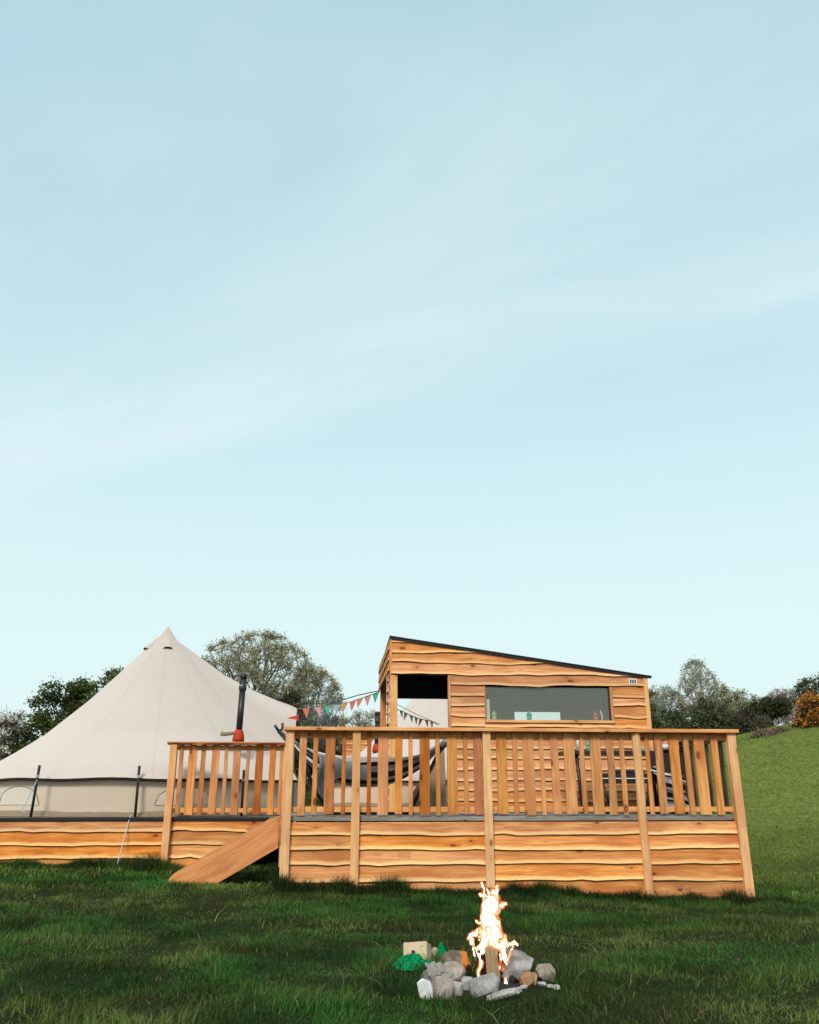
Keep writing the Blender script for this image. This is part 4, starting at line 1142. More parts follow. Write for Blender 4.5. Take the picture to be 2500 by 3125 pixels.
def stone(label, x, y, sx, sy, sz, mk, seed, rotz=0.0, tilt=0.0, z=None, cuts=11, boxy=.72, name='stone', group='stones ringing the campfire'):
    r_ = np.random.default_rng(seed)
    bm = bmesh.new(); P_ = r_.normal(size=(cuts + 9, 3)); P_ /= np.linalg.norm(P_, axis=1)[:, None]
    P_ = np.sign(P_) * np.abs(P_) ** boxy
    for q in P_: bm.verts.new(q)
    res = bmesh.ops.convex_hull(bm, input=bm.verts[:])
    bmesh.ops.delete(bm, geom=[g_ for g_ in res['geom_interior'] if isinstance(g_, bmesh.types.BMVert)], context='VERTS')
    bmesh.ops.dissolve_limit(bm, angle_limit=R(20), verts=bm.verts[:], edges=bm.edges[:])
    bmesh.ops.bevel(bm, geom=bm.edges[:], offset=.05, segments=2, affect='EDGES', profile=.6)
    bmesh.ops.triangulate(bm, faces=bm.faces[:])
    bmesh.ops.subdivide_edges(bm, edges=[e_ for e_ in bm.edges if e_.calc_length() > .3], cuts=2, use_grid_fill=True)
    bmesh.ops.triangulate(bm, faces=bm.faces[:])
    Q = np.array([v_.co[:] for v_ in bm.verts])
    Q = Q * (1 + (fbm(Q[:, 0] * 2.6 + seed, Q[:, 1] * 2.6, Q[:, 2] * 2.6, 3, seed) - .5) * .16)[:, None]
    Q = (Q - (Q.max(0) + Q.min(0)) / 2) / (Q.max(0) - Q.min(0)) * np.array([sx, sy, sz]) * 1.12
    M_ = np.array((Matrix.Rotation(rotz, 3, 'Z') @ Matrix.Rotation(tilt, 3, 'Y')))
    Q = Q @ M_.T
    for v_, q in zip(bm.verts, Q): v_.co = q
    me = bpy.data.meshes.new(name); bm.to_mesh(me); bm.free()
    for p_ in me.polygons: p_.use_smooth = True
    me.set_sharp_from_angle(angle=R(24))
    ob = link(name, me, None, SM[mk])
    z0 = gz1(x, y) if z is None else z
    ob.location = (x, y, z0 + sz * .5 - min(.018, sz * .2) + abs(math.sin(tilt)) * sx * .2)
    return tag(ob, label, 'stone', group)
stone('dark brown stone with an orange right face, behind the left of the fire', .716, 5.58, .165, .14, .145, 'brown', 3)
stone('pinkish grey boulder leaning on the dark brown stone', .675, 5.42, .145, .13, .105, 'tan', 4)
stone('dark grey weathered stone at the far left of the ring', .545, 5.30, .115, .12, .10, 'dark', 5)
stone('bright white slab tipped up at the left front of the ring', .478, 4.985, .066, .05, .105, 'white', 16, .4, -.40)
stone('upright squarish grey block at the front left of the ring', .572, 5.02, .092, .075, .112, 'tan', 19, .2, .08, cuts=16, boxy=.30)
stone('small pale wedge stone between the square block and the big grey stone', .655, 5.09, .064, .06, .075, 'pale', 18, .3)
stone('pale flattish stone behind the small wedge stone', .742, 5.22, .095, .09, .072, 'pale', 9)
stone('big smooth grey stone at the front in front of the log', .800, 5.05, .152, .11, .122, 'grey', 27, .1, 0, cuts=14, boxy=.75)
stone('long flat slab lying low right of the big grey stone', .890, 4.97, .165, .07, .045, 'pale', 11, .15, -.18)
stone('largest lilac grey boulder right of the flames', 1.028, 5.40, .185, .16, .175, 'lilac', 31, .5, .25, cuts=9, boxy=.55)
stone('rounded orange stone in front of the largest boulder', 1.092, 5.33, .075, .08, .085, 'orange', 15, boxy=.85)
stone('small orange stone touching the rounded orange one', 1.142, 5.36, .045, .06, .08, 'orange', 22, boxy=.85)
stone('brownish grey stone at the far right of the ring', 1.232, 5.45, .105, .09, .10, 'tan', 25)
CHIPS = ('pale chip of rubble under the brownish grey stone at the far right', 'pale chip just left in front of the far right stone', 'pale chip at the right tip of the fire ring', 'pale chip between the flat slab and the orange stones', 'pale chip touching the right end of the flat slab', 'smallest pale chip in front of the far right stone', 'pale chip beside the white slab at the left of the ring')
for i, (x, y, s) in enumerate(((1.175, 5.30, .05), (1.215, 5.27, .035), (1.245, 5.25, .04), (1.05, 5.20, .04), (1.01, 5.14, .035), (1.235, 5.21, .028), (.52, 5.08, .03))):
    stone(CHIPS[i], x, y, s, s * .8, s * .6, 'pale', 60 + i, group='chips of rubble beside the fire ring', name='rubble_chip', cuts=8)
# silver foil scraps over the left stones
M_FOIL = simple('grey_foil', (.25, .235, .22), .55, metal=0, var=.35, scale=40)
def scrap(label, c_, su, sv, rot, seed, name='foil_scrap'):
    r_ = random.Random(seed); V = []; F = []; n_ = 7
    for i in range(n_ + 1):
        for j in range(n_ + 1):
            V.append(((i / n_ - .5) * su + r_.uniform(-.004, .004), (j / n_ - .5) * sv + r_.uniform(-.004, .004), r_.uniform(-.010, .010)))
    for i in range(n_):
        for j in range(n_): F.append([i * (n_ + 1) + j, (i + 1) * (n_ + 1) + j, (i + 1) * (n_ + 1) + j + 1, i * (n_ + 1) + j + 1])
    V = np.array(V) @ np.array(Matrix.Rotation(rot[2], 3, 'Z') @ Matrix.Rotation(rot[0], 3, 'X')).T + np.array(c_)
    return tag(mesh(name, V, F, None, M_FOIL), label, 'foil', 'foil scraps on the ring stones')
scrap('crumpled silver foil scrap over the dark left stone', (.555, 5.20, .105), .10, .09, (.7, 0, .3), 1)
scrap('thin silver foil strip wedged behind the square block', (.600, 5.12, .088), .09, .05, (1.0, 0, -.2), 2)
scrap('pale foil scrap standing beside the white slab', (.520, 5.03, .055), .05, .07, (1.3, 0, .5), 3)

# ash bed
V = []; F = []; n = 28
V.append((.88, 5.30, gz1(.88, 5.30) + .022))
for j in range(1, 6):
    for k in range(n):
        a = 2 * math.pi * k / n; rr = j / 5 * (1 + .08 * math.sin(3 * a) + .05 * math.sin(7 * a + 1))
        x, y = .88 + .25 * rr * math.cos(a), 5.30 + .19 * rr * math.sin(a); V.append((x, y, gz1(x, y) + .020 * (1 - j / 5) + .004 - (.02 if j == 5 else 0)))
for k in range(n): F.append([0, 1 + k, 1 + (k + 1) % n])
for j in range(4):
    for k in range(n): F.append([1 + j * n + k, 1 + (j + 1) * n + k, 1 + (j + 1) * n + (k + 1) % n, 1 + j * n + (k + 1) % n])
o = mesh('ash_bed', V, F, None, M_ASH, smooth=True); tag(o, 'black ash and charcoal inside the ring of stones', 'ash', kind='stuff')
W_LOG = wood('split_log', (.48, .36, .21), (.30, .20, .10), var=.05, knots=.3)
lg = thing('burning_log', 'upright split log standing in the middle of the flames', 'log', (.887, 5.30, 0))
V = []; G = []; F = []
sec = [(-.036, -.03), (-.012, -.042), (.022, -.040), (.037, -.022), (.034, .03), (-.030, .032)]
for k in range(7):
    z = -.02 + .235 * k / 6
    for (a, b_) in sec:
        V.append((.898 - .08 * (z) + a * (1 + .06 * math.sin(k * 2 + a * 90)), 5.30 + b_, z)); G.append((z, a * 1.3 + b_, .5))
ns = len(sec)
for k in range(6):
    for q in range(ns): F.append([k * ns + q, k * ns + (q + 1) % ns, (k + 1) * ns + (q + 1) % ns, (k + 1) * ns + q])
F.append([6 * ns + q for q in range(ns)]); F.append(list(range(ns))[::-1])
mesh('split_face', V, F, lg, W_LOG, gc=G)
for i, (p0, p1, r) in enumerate((((.835, 5.33, -.01), (.845, 5.34, .19), .030), ((.955, 5.36, -.01), (.93, 5.36, .20), .030), ((1.02, 5.28, .02), (.90, 5.42, .10), .022))):
    V, F = tube_geo([p0, p1], r, 8); o = mesh('charred_log', V, F, None, M_CHAR); tag(o, ('charred black log left of the upright split log', 'charred black log right of the upright split log', 'charred stick slanting behind the upright log')[i], 'log', 'charred logs in the fire')

# flames: one closed surface from a turbulent field
def marching(field, ox, st):
    nx_, ny_, nz_ = field.shape
    I, J, K = np.meshgrid(np.arange(nx_ - 1), np.arange(ny_ - 1), np.arange(nz_ - 1), indexing='ij')
    cn = [(0, 0, 0), (1, 0, 0), (1, 1, 0), (0, 1, 0), (0, 0, 1), (1, 0, 1), (1, 1, 1), (0, 1, 1)]
    val = np.stack([field[I + a, J + b_, K + c_].ravel() for a, b_, c_ in cn], 1)
    act = (val.max(1) > 0) & (val.min(1) <= 0); val = val[act]
    base_ = np.stack([I.ravel()[act], J.ravel()[act], K.ravel()[act]], 1)
    pos = np.stack([base_ + np.array(c_) for c_ in cn], 1).astype(float)
    tris = []
    for te in ((0, 5, 1, 6), (0, 1, 2, 6), (0, 2, 3, 6), (0, 3, 7, 6), (0, 7, 4, 6), (0, 4, 5, 6)):
        v4 = val[:, te]; p4 = pos[:, te]; ins = v4 > 0; code = ins @ np.array([1, 2, 4, 8])
        def ip(s_, a, b_):
            f = v4[s_, a] / (v4[s_, a] - v4[s_, b_]); return p4[s_, a] + (p4[s_, b_] - p4[s_, a]) * f[:, None]
        for c_ in range(1, 15):
            s_ = np.where(code == c_)[0]
            if not len(s_): continue
            inn = [k for k in range(4) if c_ >> k & 1]; ou = [k for k in range(4) if not c_ >> k & 1]
            if len(inn) == 1: T3 = [np.stack([ip(s_, inn[0], o_) for o_ in ou], 1)]
            elif len(inn) == 3: T3 = [np.stack([ip(s_, i_, ou[0]) for i_ in inn], 1)]
            else:
                a, b_ = inn; c2, d = ou
                q = [ip(s_, a, c2), ip(s_, a, d), ip(s_, b_, d), ip(s_, b_, c2)]
                T3 = [np.stack([q[0], q[1], q[2]], 1), np.stack([q[0], q[2], q[3]], 1)]
            # orient outward: away from an inside corner
            ref = p4[s_, inn[0]]
            for tq in T3:
                nrm = np.cross(tq[:, 1] - tq[:, 0], tq[:, 2] - tq[:, 0]); flip = np.einsum('ij,ij->i', nrm, tq.mean(1) - ref) < 0
                tq[flip] = tq[flip][:, ::-1]; tris.append(tq)
    tq = np.concatenate(tris).reshape(-1, 3)
    uq, inv = np.unique(np.round(tq, 3), axis=0, return_inverse=True)
    Fq = inv.reshape(-1, 3); ok = (Fq[:, 0] != Fq[:, 1]) & (Fq[:, 1] != Fq[:, 2]) & (Fq[:, 0] != Fq[:, 2])
    return uq * st + np.array(ox), Fq[ok]
FX = lambda p: .896 + (p - 740) * .000264
FZ = lambda p: .199 - (p - 1650) * .000240
chains = [  # picture-plane tongues with radius and depth offset
    [(740, 1640, 145, 0), (725, 1480, 255, 0), (705, 1300, 230, 0), (700, 1120, 198, .01), (695, 960, 172, .01), (740, 800, 185, 0), (770, 650, 178, 0), (800, 540, 130, .005), (850, 450, 80, .01), (890, 355, 24, .012)],
    [(740, 560, 80, -.01), (690, 470, 36, -.015), (655, 375, 14, -.02)],
    [(640, 620, 50, .02), (590, 520, 36, .025), (585, 400, 30, .03), (555, 300, 18, .03), (540, 235, 6, .03)],
    [(590, 560, 25, .03), (520, 500, 34, .035), (480, 470, 22, .035)],
    [(880, 800, 60, .01), (960, 745, 62, .01), (1050, 715, 16, .01)],
    [(640, 1000, 90, -.01), (560, 800, 60, -.02), (560, 660, 26, -.02)],
    [(600, 1380, 150, -.01), (460, 1330, 110, -.02), (360, 1310, 52, -.02), (250, 1350, 30, -.02), (205, 1440, 20, -.02)],
    [(290, 1450, 50, -.03), (300, 1560, 48, -.03), (345, 1660, 26, -.03), (300, 1720, 18, -.03), (345, 1820, 10, -.03)],
    [(560, 1560, 90, -.02), (440, 1640, 40, -.03), (400, 1730, 24, -.03), (440, 1850, 24, -.03), (455, 1960, 22, -.03), (440, 2080, 24, -.03), (395, 2160, 16, -.03), (385, 2240, 22, -.03), (435, 2330, 22, -.03), (430, 2400, 10, -.03)],
    [(520, 1680, 30, -.03), (500, 1760, 16, -.03), (445, 1830, 12, -.03)],
    [(860, 1540, 130, 0), (980, 1480, 90, 0), (1030, 1440, 50, 0)],
    [(860, 1600, 90, -.03), (990, 1560, 80, -.02), (1060, 1600, 50, -.02), (1150, 1590, 26, -.02), (1230, 1560, 20, -.02), (1268, 1600, 16, -.02)],
    [(930, 1650, 80, -.04), (950, 1780, 48, -.04), (975, 1880, 34, -.04), (995, 1990, 16, -.04)],
    [(1190, 1600, 16, -.02), (1170, 1690, 15, -.02), (1120, 1790, 14, -.02), (1070, 1890, 12, -.02), (1030, 1960, 7, -.02)],
    [(885, 1820, 16, -.04), (900, 1950, 20, -.04), (905, 2060, 32, -.04), (890, 2130, 14, -.04)],
    [(960, 2300, 12, -.05), (965, 2380, 30, -.05), (985, 2480, 34, -.05), (1010, 2560, 12, -.05)],
    [(410, 1100, 24, 0), (440, 1130, 16, 0), (480, 1110, 24, 0)],
]
st = 0.0036
x0, y0, z0 = .725, 5.16, -.02
nxx, nyy, nzz = int(.36 / st), int(.30 / st), int(.59 / st)
gx = x0 + np.arange(nxx) * st; gy = y0 + np.arange(nyy) * st; gzz = z0 + np.arange(nzz) * st
A, B, C_ = np.meshgrid(gx, gy, gzz, indexing='ij')
wx = (fbm(A * 26, B * 26, C_ * 17, 2, 3) - .5) * .034; wy = (fbm(A * 26 + 9, B * 26, C_ * 17, 2, 8) - .5) * .034; wz = (fbm(A * 24, B * 24 + 5, C_ * 15, 2, 13) - .5) * .030
field = np.full(A.shape, -1.0)
for chn in chains:
    for (a, b_) in zip(chn[:-1], chn[1:]):
        p0 = np.array([FX(a[0]), 5.30 + a[3], FZ(a[1])]); p1 = np.array([FX(b_[0]), 5.30 + b_[3], FZ(b_[1])]); r0, r1 = a[2] * .000275 + .0022, b_[2] * .000275 + .0022
        d = p1 - p0; L2 = d @ d
        lo_ = np.minimum(p0, p1) - .075; hi_ = np.maximum(p0, p1) + .075
        i0 = np.clip(((lo_ - [x0, y0, z0]) / st).astype(int), 0, None); i1 = np.clip(((hi_ - [x0, y0, z0]) / st).astype(int) + 1, 0, [nxx, nyy, nzz])
        sl_ = tuple(slice(p, q) for p, q in zip(i0, i1))
        X_, Y_, Z_ = A[sl_] + wx[sl_] * .7, B[sl_] + wy[sl_] * .7, C_[sl_] + wz[sl_]
        tt = np.clip(((X_ - p0[0]) * d[0] + (Y_ - p0[1]) * d[1] + (Z_ - p0[2]) * d[2]) / L2, 0, 1)
        dd = np.sqrt((X_ - p0[0] - tt * d[0]) ** 2 + ((Y_ - p0[1] - tt * d[1]) * 1.25) ** 2 + (Z_ - p0[2] - tt * d[2]) ** 2)
        field[sl_] = np.maximum(field[sl_], (r0 + (r1 - r0) * tt) - dd)
fld0 = field.copy()
field -= np.clip(fbm(A * 48, B * 30, C_ * 34, 2, 40) - .56, 0, 1) * .045
field[[0, -1]] = -1; field[:, [0, -1]] = -1; field[:, :, [0, -1]] = -1
Vf, Ff = marching(field, (x0, y0, z0), st)
M_FLAME, t, out = mat_new('flame')
o = t.node('ShaderNodeTexCoord').outputs['Object']
mp = t.node('ShaderNodeMapping', None, Vector=o); mp.inputs['Scale'].default_value = (1, 1, .7)
lw = t.node('ShaderNodeLayerWeight', None, Blend=0.5)
fc = t.math('SUBTRACT', 1.0, lw.outputs['Facing'])
nz = t.noise(mp.outputs[0], 30, 3, .55, .8)
hot = t.math('ADD', fc, t.math('MULTIPLY', t.math('SUBTRACT', nz, .52), 1.5))
cr = t.n.new('ShaderNodeValToRGB'); e = cr.color_ramp.elements
stops = [(0.0, (.60, .012, .001)), (.26, (1.0, .10, .006)), (.42, (1.0, .30, .025)), (.56, (1.0, .54, .20)), (.70, (1.0, .78, .48)), (.95, (1.0, .92, .74))]
while len(e) < len(stops): e.new(.5)
for i, (p_, c_) in enumerate(stops): e[i].position = p_; e[i].color = (*c_, 1)
t.set(cr, 'Fac', hot)
em = t.node('ShaderNodeEmission', None, Color=cr.outputs[0], Strength=t.math('ADD', .42, t.math('ADD', t.math('MULTIPLY', t.ss(hot, .55, 1.15), .85), t.math('MULTIPLY', t.ss(hot, .85, 1.2), 6.0))))
trn = t.node('ShaderNodeBsdfTransparent')
mx = t.node('ShaderNodeMixShader', None, Fac=t.ss(hot, -.05, .38)); t.l.new(trn.outputs[0], mx.inputs[1]); t.l.new(em.outputs[0], mx.inputs[2]); t.l.new(mx.outputs[0], out.inputs[0])
fl = thing('fire_flames', 'tall orange and white flames of the campfire leaping above the log', 'flames', (.90, 5.30, .06))
fastmesh('flame_core', Vf, Ff, M_FLAME, fl, smooth=True)
f2 = fld0 + .0065 - np.clip(fbm(A * 40 + 3, B * 30, C_ * 26, 2, 60) - .45, 0, 1) * .05
f2[[0, -1]] = -1; f2[:, [0, -1]] = -1; f2[:, :, [0, -1]] = -1
Vf, Ff = marching(f2, (x0, y0, z0), st)
M_HALO, t, out = mat_new('flame_halo')
lw = t.node('ShaderNodeLayerWeight', None, Blend=0.5); fc = t.math('SUBTRACT', 1.0, lw.outputs['Facing'])
em = t.node('ShaderNodeEmission', None, Color=(1.0, .16, .012), Strength=t.math('MULTIPLY', t.math('POWER', fc, 1.5), .20))
ad = t.node('ShaderNodeAddShader'); trn = t.node('ShaderNodeBsdfTransparent'); t.l.new(trn.outputs[0], ad.inputs[0]); t.l.new(em.outputs[0], ad.inputs[1]); t.l.new(ad.outputs[0], out.inputs[0])
fastmesh('flame_halo', Vf, Ff, M_HALO, fl, smooth=True)

# net bag, box and scraps beside the fire
M_CARD, t, out = mat_new('kindling_box')
ob_ = t.node('ShaderNodeTexCoord').outputs['Object']
n1 = t.noise(ob_, 22, 3, .5); n2 = t.noise(ob_, 60, 3, .6)
c = t.mix(t.math('MULTIPLY', t.ss(n2, .4, .7), .4), (.55, .42, .29), (.42, .30, .19))
c = t.mix(t.math('MULTIPLY', t.ss(n1, .56, .63), .65), c, (.14, .30, .06))
p = t.node('ShaderNodeBsdfPrincipled', None, Base_Color=c, Roughness=.85); t.l.new(p.outputs[0], out.inputs[0])
rot = Matrix.Rotation(-.35, 3, 'Z') @ Matrix.Rotation(-.30, 3, 'X') @ Matrix.Rotation(-.10, 3, 'Y')
kb = thing('kindling_box', 'small tan box with a torn corner tipped on the green netting', 'box', (.52, 6.06, .03))
box('carton', (.445, 5.92, .008), (.600, 6.05, .120), M_CARD, kb, rot=rot, bev=.004)
box('torn_hole', (.478, 5.908, .062), (.500, 5.914, .092), simple('dark_hole', (.03, .022, .015), .9), kb, rot=rot)
M_NET, t, out = mat_new('green_netting')
ob_ = t.node('ShaderNodeTexCoord').outputs['Object']
n1 = t.noise(ob_, 60, 4, .7)
c = t.mix(t.ss(n1, .35, .65), (.001, .085, .030), (.004, .30, .105))
p = t.node('ShaderNodeBsdfPrincipled', None, Base_Color=c, Roughness=.9); p.inputs['Specular IOR Level'].default_value = .05
trn = t.node('ShaderNodeBsdfTransparent')
mx = t.node('ShaderNodeMixShader', None, Fac=t.ss(t.noise(ob_, 170, 2, .5), .30, .40)); t.l.new(trn.outputs[0], mx.inputs[1]); t.l.new(p.outputs[0], mx.inputs[2]); t.l.new(mx.outputs[0], out.inputs[0])
def net(label, cx_, cy_, sx, sy, h_, seed):
    V = []; F = []; n_, m_2 = 26, 9
    for j in range(m_2 + 1):
        f = j / m_2
        for k in range(n_):
            a = 2 * math.pi * k / n_
            rr = (1 - f * .95) * (1 + .20 * math.sin(3 * a + seed) + .12 * math.sin(5 * a + seed * 2 + f * 4) + .05 * math.sin(11 * a))
            x, y = cx_ + sx * rr * math.cos(a), cy_ + sy * rr * math.sin(a)
            z = gz1(x, y) + .015 + h_ * math.sin(f * 1.6) ** .8 * (1 + .35 * math.sin(4 * a + f * 7 + seed))
            V.append((x, y, z))
    for j in range(m_2):
        for k in range(n_): F.append([j * n_ + k, j * n_ + (k + 1) % n_, (j + 1) * n_ + (k + 1) % n_, (j + 1) * n_ + k])
    F.append([m_2 * n_ + k for k in range(n_)])
    return tag(mesh('net_bag', V, F, None, M_NET, smooth=True), label, 'net bag', 'green net bags by the fire')
net('crumpled emerald green net bag lying under the tan box', .470, 5.78, .125, .12, .050, 1.0)
net('wisp of green netting right of the tan box', .700, 6.18, .035, .06, .06, 2.0)
SM['chip'] = stone_mat('wood_chip', (.38, .29, .21), (.46, .36, .27))
stone('tan lump between the box and the wisp of netting', .662, 6.20, .05, .05, .07, 'chip', 77, name='wood_offcut', group='offcuts by the fire')

# ================================================================== trees
def rot_about(v_, ax, a): return Matrix.Rotation(a, 3, ax) @ v_
def grow(rg, levels, kids, L0, r0, spread, up=0.15, wob=.18, ratio=.68, nsub=3, stems=1, dirs=None):
    segs = []; tips = []
    def go(p, d, L, r, lv):
        q = p.copy(); pts = [q.copy()]
        for i in range(nsub):
            d = (d + Vector((rg.gauss(0, wob), rg.gauss(0, wob), rg.gauss(0, wob) + up * .3))).normalized()
            q2 = q + d * (L / nsub); ra = r * (1 - .38 * i / nsub); rb = r * (1 - .38 * (i + 1) / nsub)
            segs.append((q.copy(), q2.copy(), ra, rb, lv)); q = q2; pts.append(q.copy())
        if lv >= levels: tips.append((p.copy(), q.copy())); return
        for k in range(kids[min(lv, len(kids) - 1)]):
            f = rg.uniform(.45, 1.0) if k else 1.0
            ix = f * nsub; i0 = min(int(ix), nsub - 1); b_ = pts[i0].lerp(pts[i0 + 1], ix - i0)
            ax = d.orthogonal().normalized(); ax = rot_about(ax, d, rg.uniform(0, 6.28))
            nd = rot_about(d, ax, rg.gauss(spread, spread * .3)); nd = (nd + Vector((0, 0, up))).normalized()
            go(b_, nd, L * ratio * rg.uniform(.75, 1.2), r * (.62 if k else .72), lv + 1)
    for s_ in range(stems):
        a = rg.uniform(0, 6.28); tl = rg.uniform(.05, .35) if stems > 1 else .04
        d = dirs[s_] if dirs else Vector((math.cos(a) * tl, math.sin(a) * tl, 1)).normalized()
        go(Vector((rg.uniform(-.1, .1) * (stems > 1), rg.uniform(-.1, .1) * (stems > 1), 0)), Vector(d).normalized(), L0, r0, 0)
    return segs, tips
def seg_mesh(segs, sides=4):
    P0 = np.array([s_[0] for s_ in segs]); P1 = np.array([s_[1] for s_ in segs]); ra = np.array([s_[2] for s_ in segs]); rb = np.array([s_[3] for s_ in segs])
    D = P1 - P0; D /= np.maximum(np.linalg.norm(D, axis=1), 1e-6)[:, None]
    h_ = np.where(np.abs(D[:, 2:3]) < .9, np.array([[0, 0, 1.0]]), np.array([[1.0, 0, 0]]))
    A_ = np.cross(D, h_); A_ /= np.linalg.norm(A_, axis=1)[:, None]; B_ = np.cross(D, A_)
    V = []
    for k in range(sides):
        a = 2 * math.pi * k / sides; V.append(P0 + (A_ * math.cos(a) + B_ * math.sin(a)) * ra[:, None])
    for k in range(sides):
        a = 2 * math.pi * k / sides; V.append(P1 + (A_ * math.cos(a) + B_ * math.sin(a)) * rb[:, None])
    V = np.stack(V, 1).reshape(-1, 3); n_ = len(segs); k0 = np.arange(n_)[:, None] * (2 * sides)
    F = np.concatenate([k0 + [k, (k + 1) % sides, sides + (k + 1) % sides, sides + k] for k in range(sides)], 0)
    return V, F
def leaf_mesh(P_, size, cols, rg, flat=.0):
    n_ = len(P_); a = rg.normal(size=(n_, 3)); a /= np.linalg.norm(a, axis=1)[:, None]
    b_ = rg.normal(size=(n_, 3)); b_ -= a * np.sum(a * b_, 1)[:, None]; b_ /= np.linalg.norm(b_, axis=1)[:, None]
    s_ = size * rg.uniform(.6, 1.4, (n_, 1))
    V = np.stack([P_ - a * s_, P_ + b_ * s_ * .55, P_ + a * s_, P_ - b_ * s_ * .55], 1).reshape(-1, 3)
    F = np.arange(n_ * 4).reshape(-1, 4)
    T_ = np.concatenate([np.repeat(cols, 4, 0), np.ones((n_ * 4, 1))], 1)
    return V, F, T_
def pick(cols, n_, rg):
    c_ = np.array(cols); return c_[rg.integers(0, len(c_), n_)] * rg.uniform(.7, 1.35, (n_, 1))
def tree(name, label, group, x, y, top, width, seed, levels=4, kids=(5, 4, 4, 4), spread=.62, up=.12, nleaf=9000, leaf=.05, cols=((.1, .1, .05),), trunk_r=.16, bark=None, stems=1, jitter=.25,
         trunk_frac=.35, ratio=.68, depth=None, sides=4, cat_='tree', zoff=0.0, twigmin=0.006, L0=None):
    rg = random.Random(seed); ng = np.random.default_rng(seed)
    segs, tips = grow(rg, levels, kids, 1.0, 1.0, spread, up, ratio=ratio, stems=stems)
    zb = gz1(x, y) - .1 + zoff
    al = np.array([s_[1] for s_ in segs]); mnx, mxx = np.percentile(al[:, 0], 1), np.percentile(al[:, 0], 99); mny, mxy = np.percentile(al[:, 1], 1), np.percentile(al[:, 1], 99); mz = np.percentile(al[:, 2], 99.5)
    sx = width / (mxx - mnx); sy = (depth or width) / (mxy - mny); sz = (top - zb) / mz
    cxm = (mxx + mnx) / 2
    def tf(p): return Vector((x + (p.x - cxm * min(1, max(p.z, 0) / (mz * .5))) * sx, y + p.y * sy, zb + p.z * sz))
    S2 = [(tf(a), tf(b_), max(ra * trunk_r, twigmin), max(rb * trunk_r, twigmin * .8), lv) for a, b_, ra, rb, lv in segs]
    tr_ = thing(name, label, cat_, (x, y, zb), group)
    big = [s_ for s_ in S2 if s_[4] <= 1]; small = [s_ for s_ in S2 if s_[4] > 1]
    V, F = seg_mesh(big, 6); fastmesh('trunk', V, F, bark or M_BARK, tr_, smooth=True)
    if small:
        V, F = seg_mesh(small, 3); fastmesh('branches', V, F, bark or M_BARK, tr_)
    if nleaf:
        ends = [s_ for s_ in S2 if s_[4] >= levels - 1]
        ix = ng.integers(0, len(ends), nleaf); f = ng.random((nleaf, 1))
        P_ = np.array([ends[i][0] for i in ix]) * (1 - f) + np.array([ends[i][1] for i in ix]) * f + ng.normal(0, jitter, (nleaf, 3)) * np.array([1, 1, .8])
        V, F, T_ = leaf_mesh(P_, leaf, pick(cols, nleaf, ng), ng); fastmesh('crown', V, F, M_LEAF, tr_, tint=T_)
    return tr_
def bush(name, label, group, x, y, top, rx, ry, seed, nclump=40, nleaf=14000, leaf=.05, cols=((.03, .05, .015),), cl=.35, zlow=None, cols2=None, f2=.0, cat_='bush', shape=1.0, part2='blossom'):
    ng = np.random.default_rng(seed); zb = gz1(x, y) - .15 if zlow is None else zlow
    H = top - zb
    bt = thing(name, label, cat_, (x, y, zb), group)
    # clump centres through a domed volume
    C = []
    while len(C) < nclump:
        p_ = ng.uniform(-1, 1, 3); p_[2] = ng.uniform(0, 1)
        if p_[0] ** 2 + p_[1] ** 2 + (p_[2] ** 2) * shape < 1 and (p_[0] ** 2 + p_[1] ** 2 + p_[2] ** 2 > .18): C.append(p_)
    C = np.array(C) * np.array([rx, ry, H]) * .88; rad = ng.uniform(.55, 1.25, nclump) * cl
    C[:, 2] = np.minimum(C[:, 2], H - rad * .8)
    w_ = rad ** 2; w_ = w_ / w_.sum()
    ix = ng.choice(nclump, nleaf, p=w_)
    d = ng.normal(size=(nleaf, 3)); d /= np.linalg.norm(d, axis=1)[:, None]
    P_ = C[ix] + d * (rad[ix] * ng.uniform(.35, 1.0, nleaf) ** .6 * (1 + .25 * ng.normal(size=nleaf)))[:, None] * np.array([1, 1, .8])
    P_[:, 2] = np.maximum(P_[:, 2], .02)
    P_ += np.array([x, y, zb])
    segs = []
    for k in range(nclump):
        c_ = C[k] + np.array([x, y, zb]); b_ = np.array([x + C[k][0] * .15, y + C[k][1] * .15, zb])
        mid = (b_ + c_) / 2 + ng.normal(0, .08, 3)
        segs += [(b_, mid, .05, .035, 0), (mid, c_, .035, .012, 0)]
        for q in range(5): segs.append((c_, c_ + ng.normal(0, 1, 3) * rad[k] * .62 + [0, 0, .05], .010, .004, 0))
    V, F = seg_mesh(segs, 4); fastmesh('stems', V, F, M_BARK, bt)
    sel = np.zeros(nleaf, bool)
    if cols2 is not None:
        cv_ = (d[:, 2] > -.15) & (ng.random(nleaf) < f2); sel = cv_
    cc = pick(cols, nleaf, ng) * (ng.uniform(.7, 1.3, nclump)[ix])[:, None]
    V, F, T_ = leaf_mesh(P_[~sel], leaf, cc[~sel], ng); fastmesh('foliage', V, F, M_LEAF, bt, tint=T_)
    if sel.any():
        V, F, T_ = leaf_mesh(P_[sel], leaf * .85, pick(cols2, int(sel.sum()), ng), ng); fastmesh(part2, V, F, M_LEAF, bt, tint=T_)
    return bt
DKG = ((.035, .050, .016), (.050, .065, .018), (.022, .034, .012), (.075, .080, .022))
OLIVE = ((.12, .11, .06), (.16, .14, .08), (.09, .085, .045), (.20, .18, .11))
GREY = ((.26, .24, .20), (.20, .19, .15), (.14, .13, .10), (.32, .29, .24))
MIDG = ((.05, .075, .03), (.07, .09, .035), (.035, .055, .025), (.10, .11, .05))

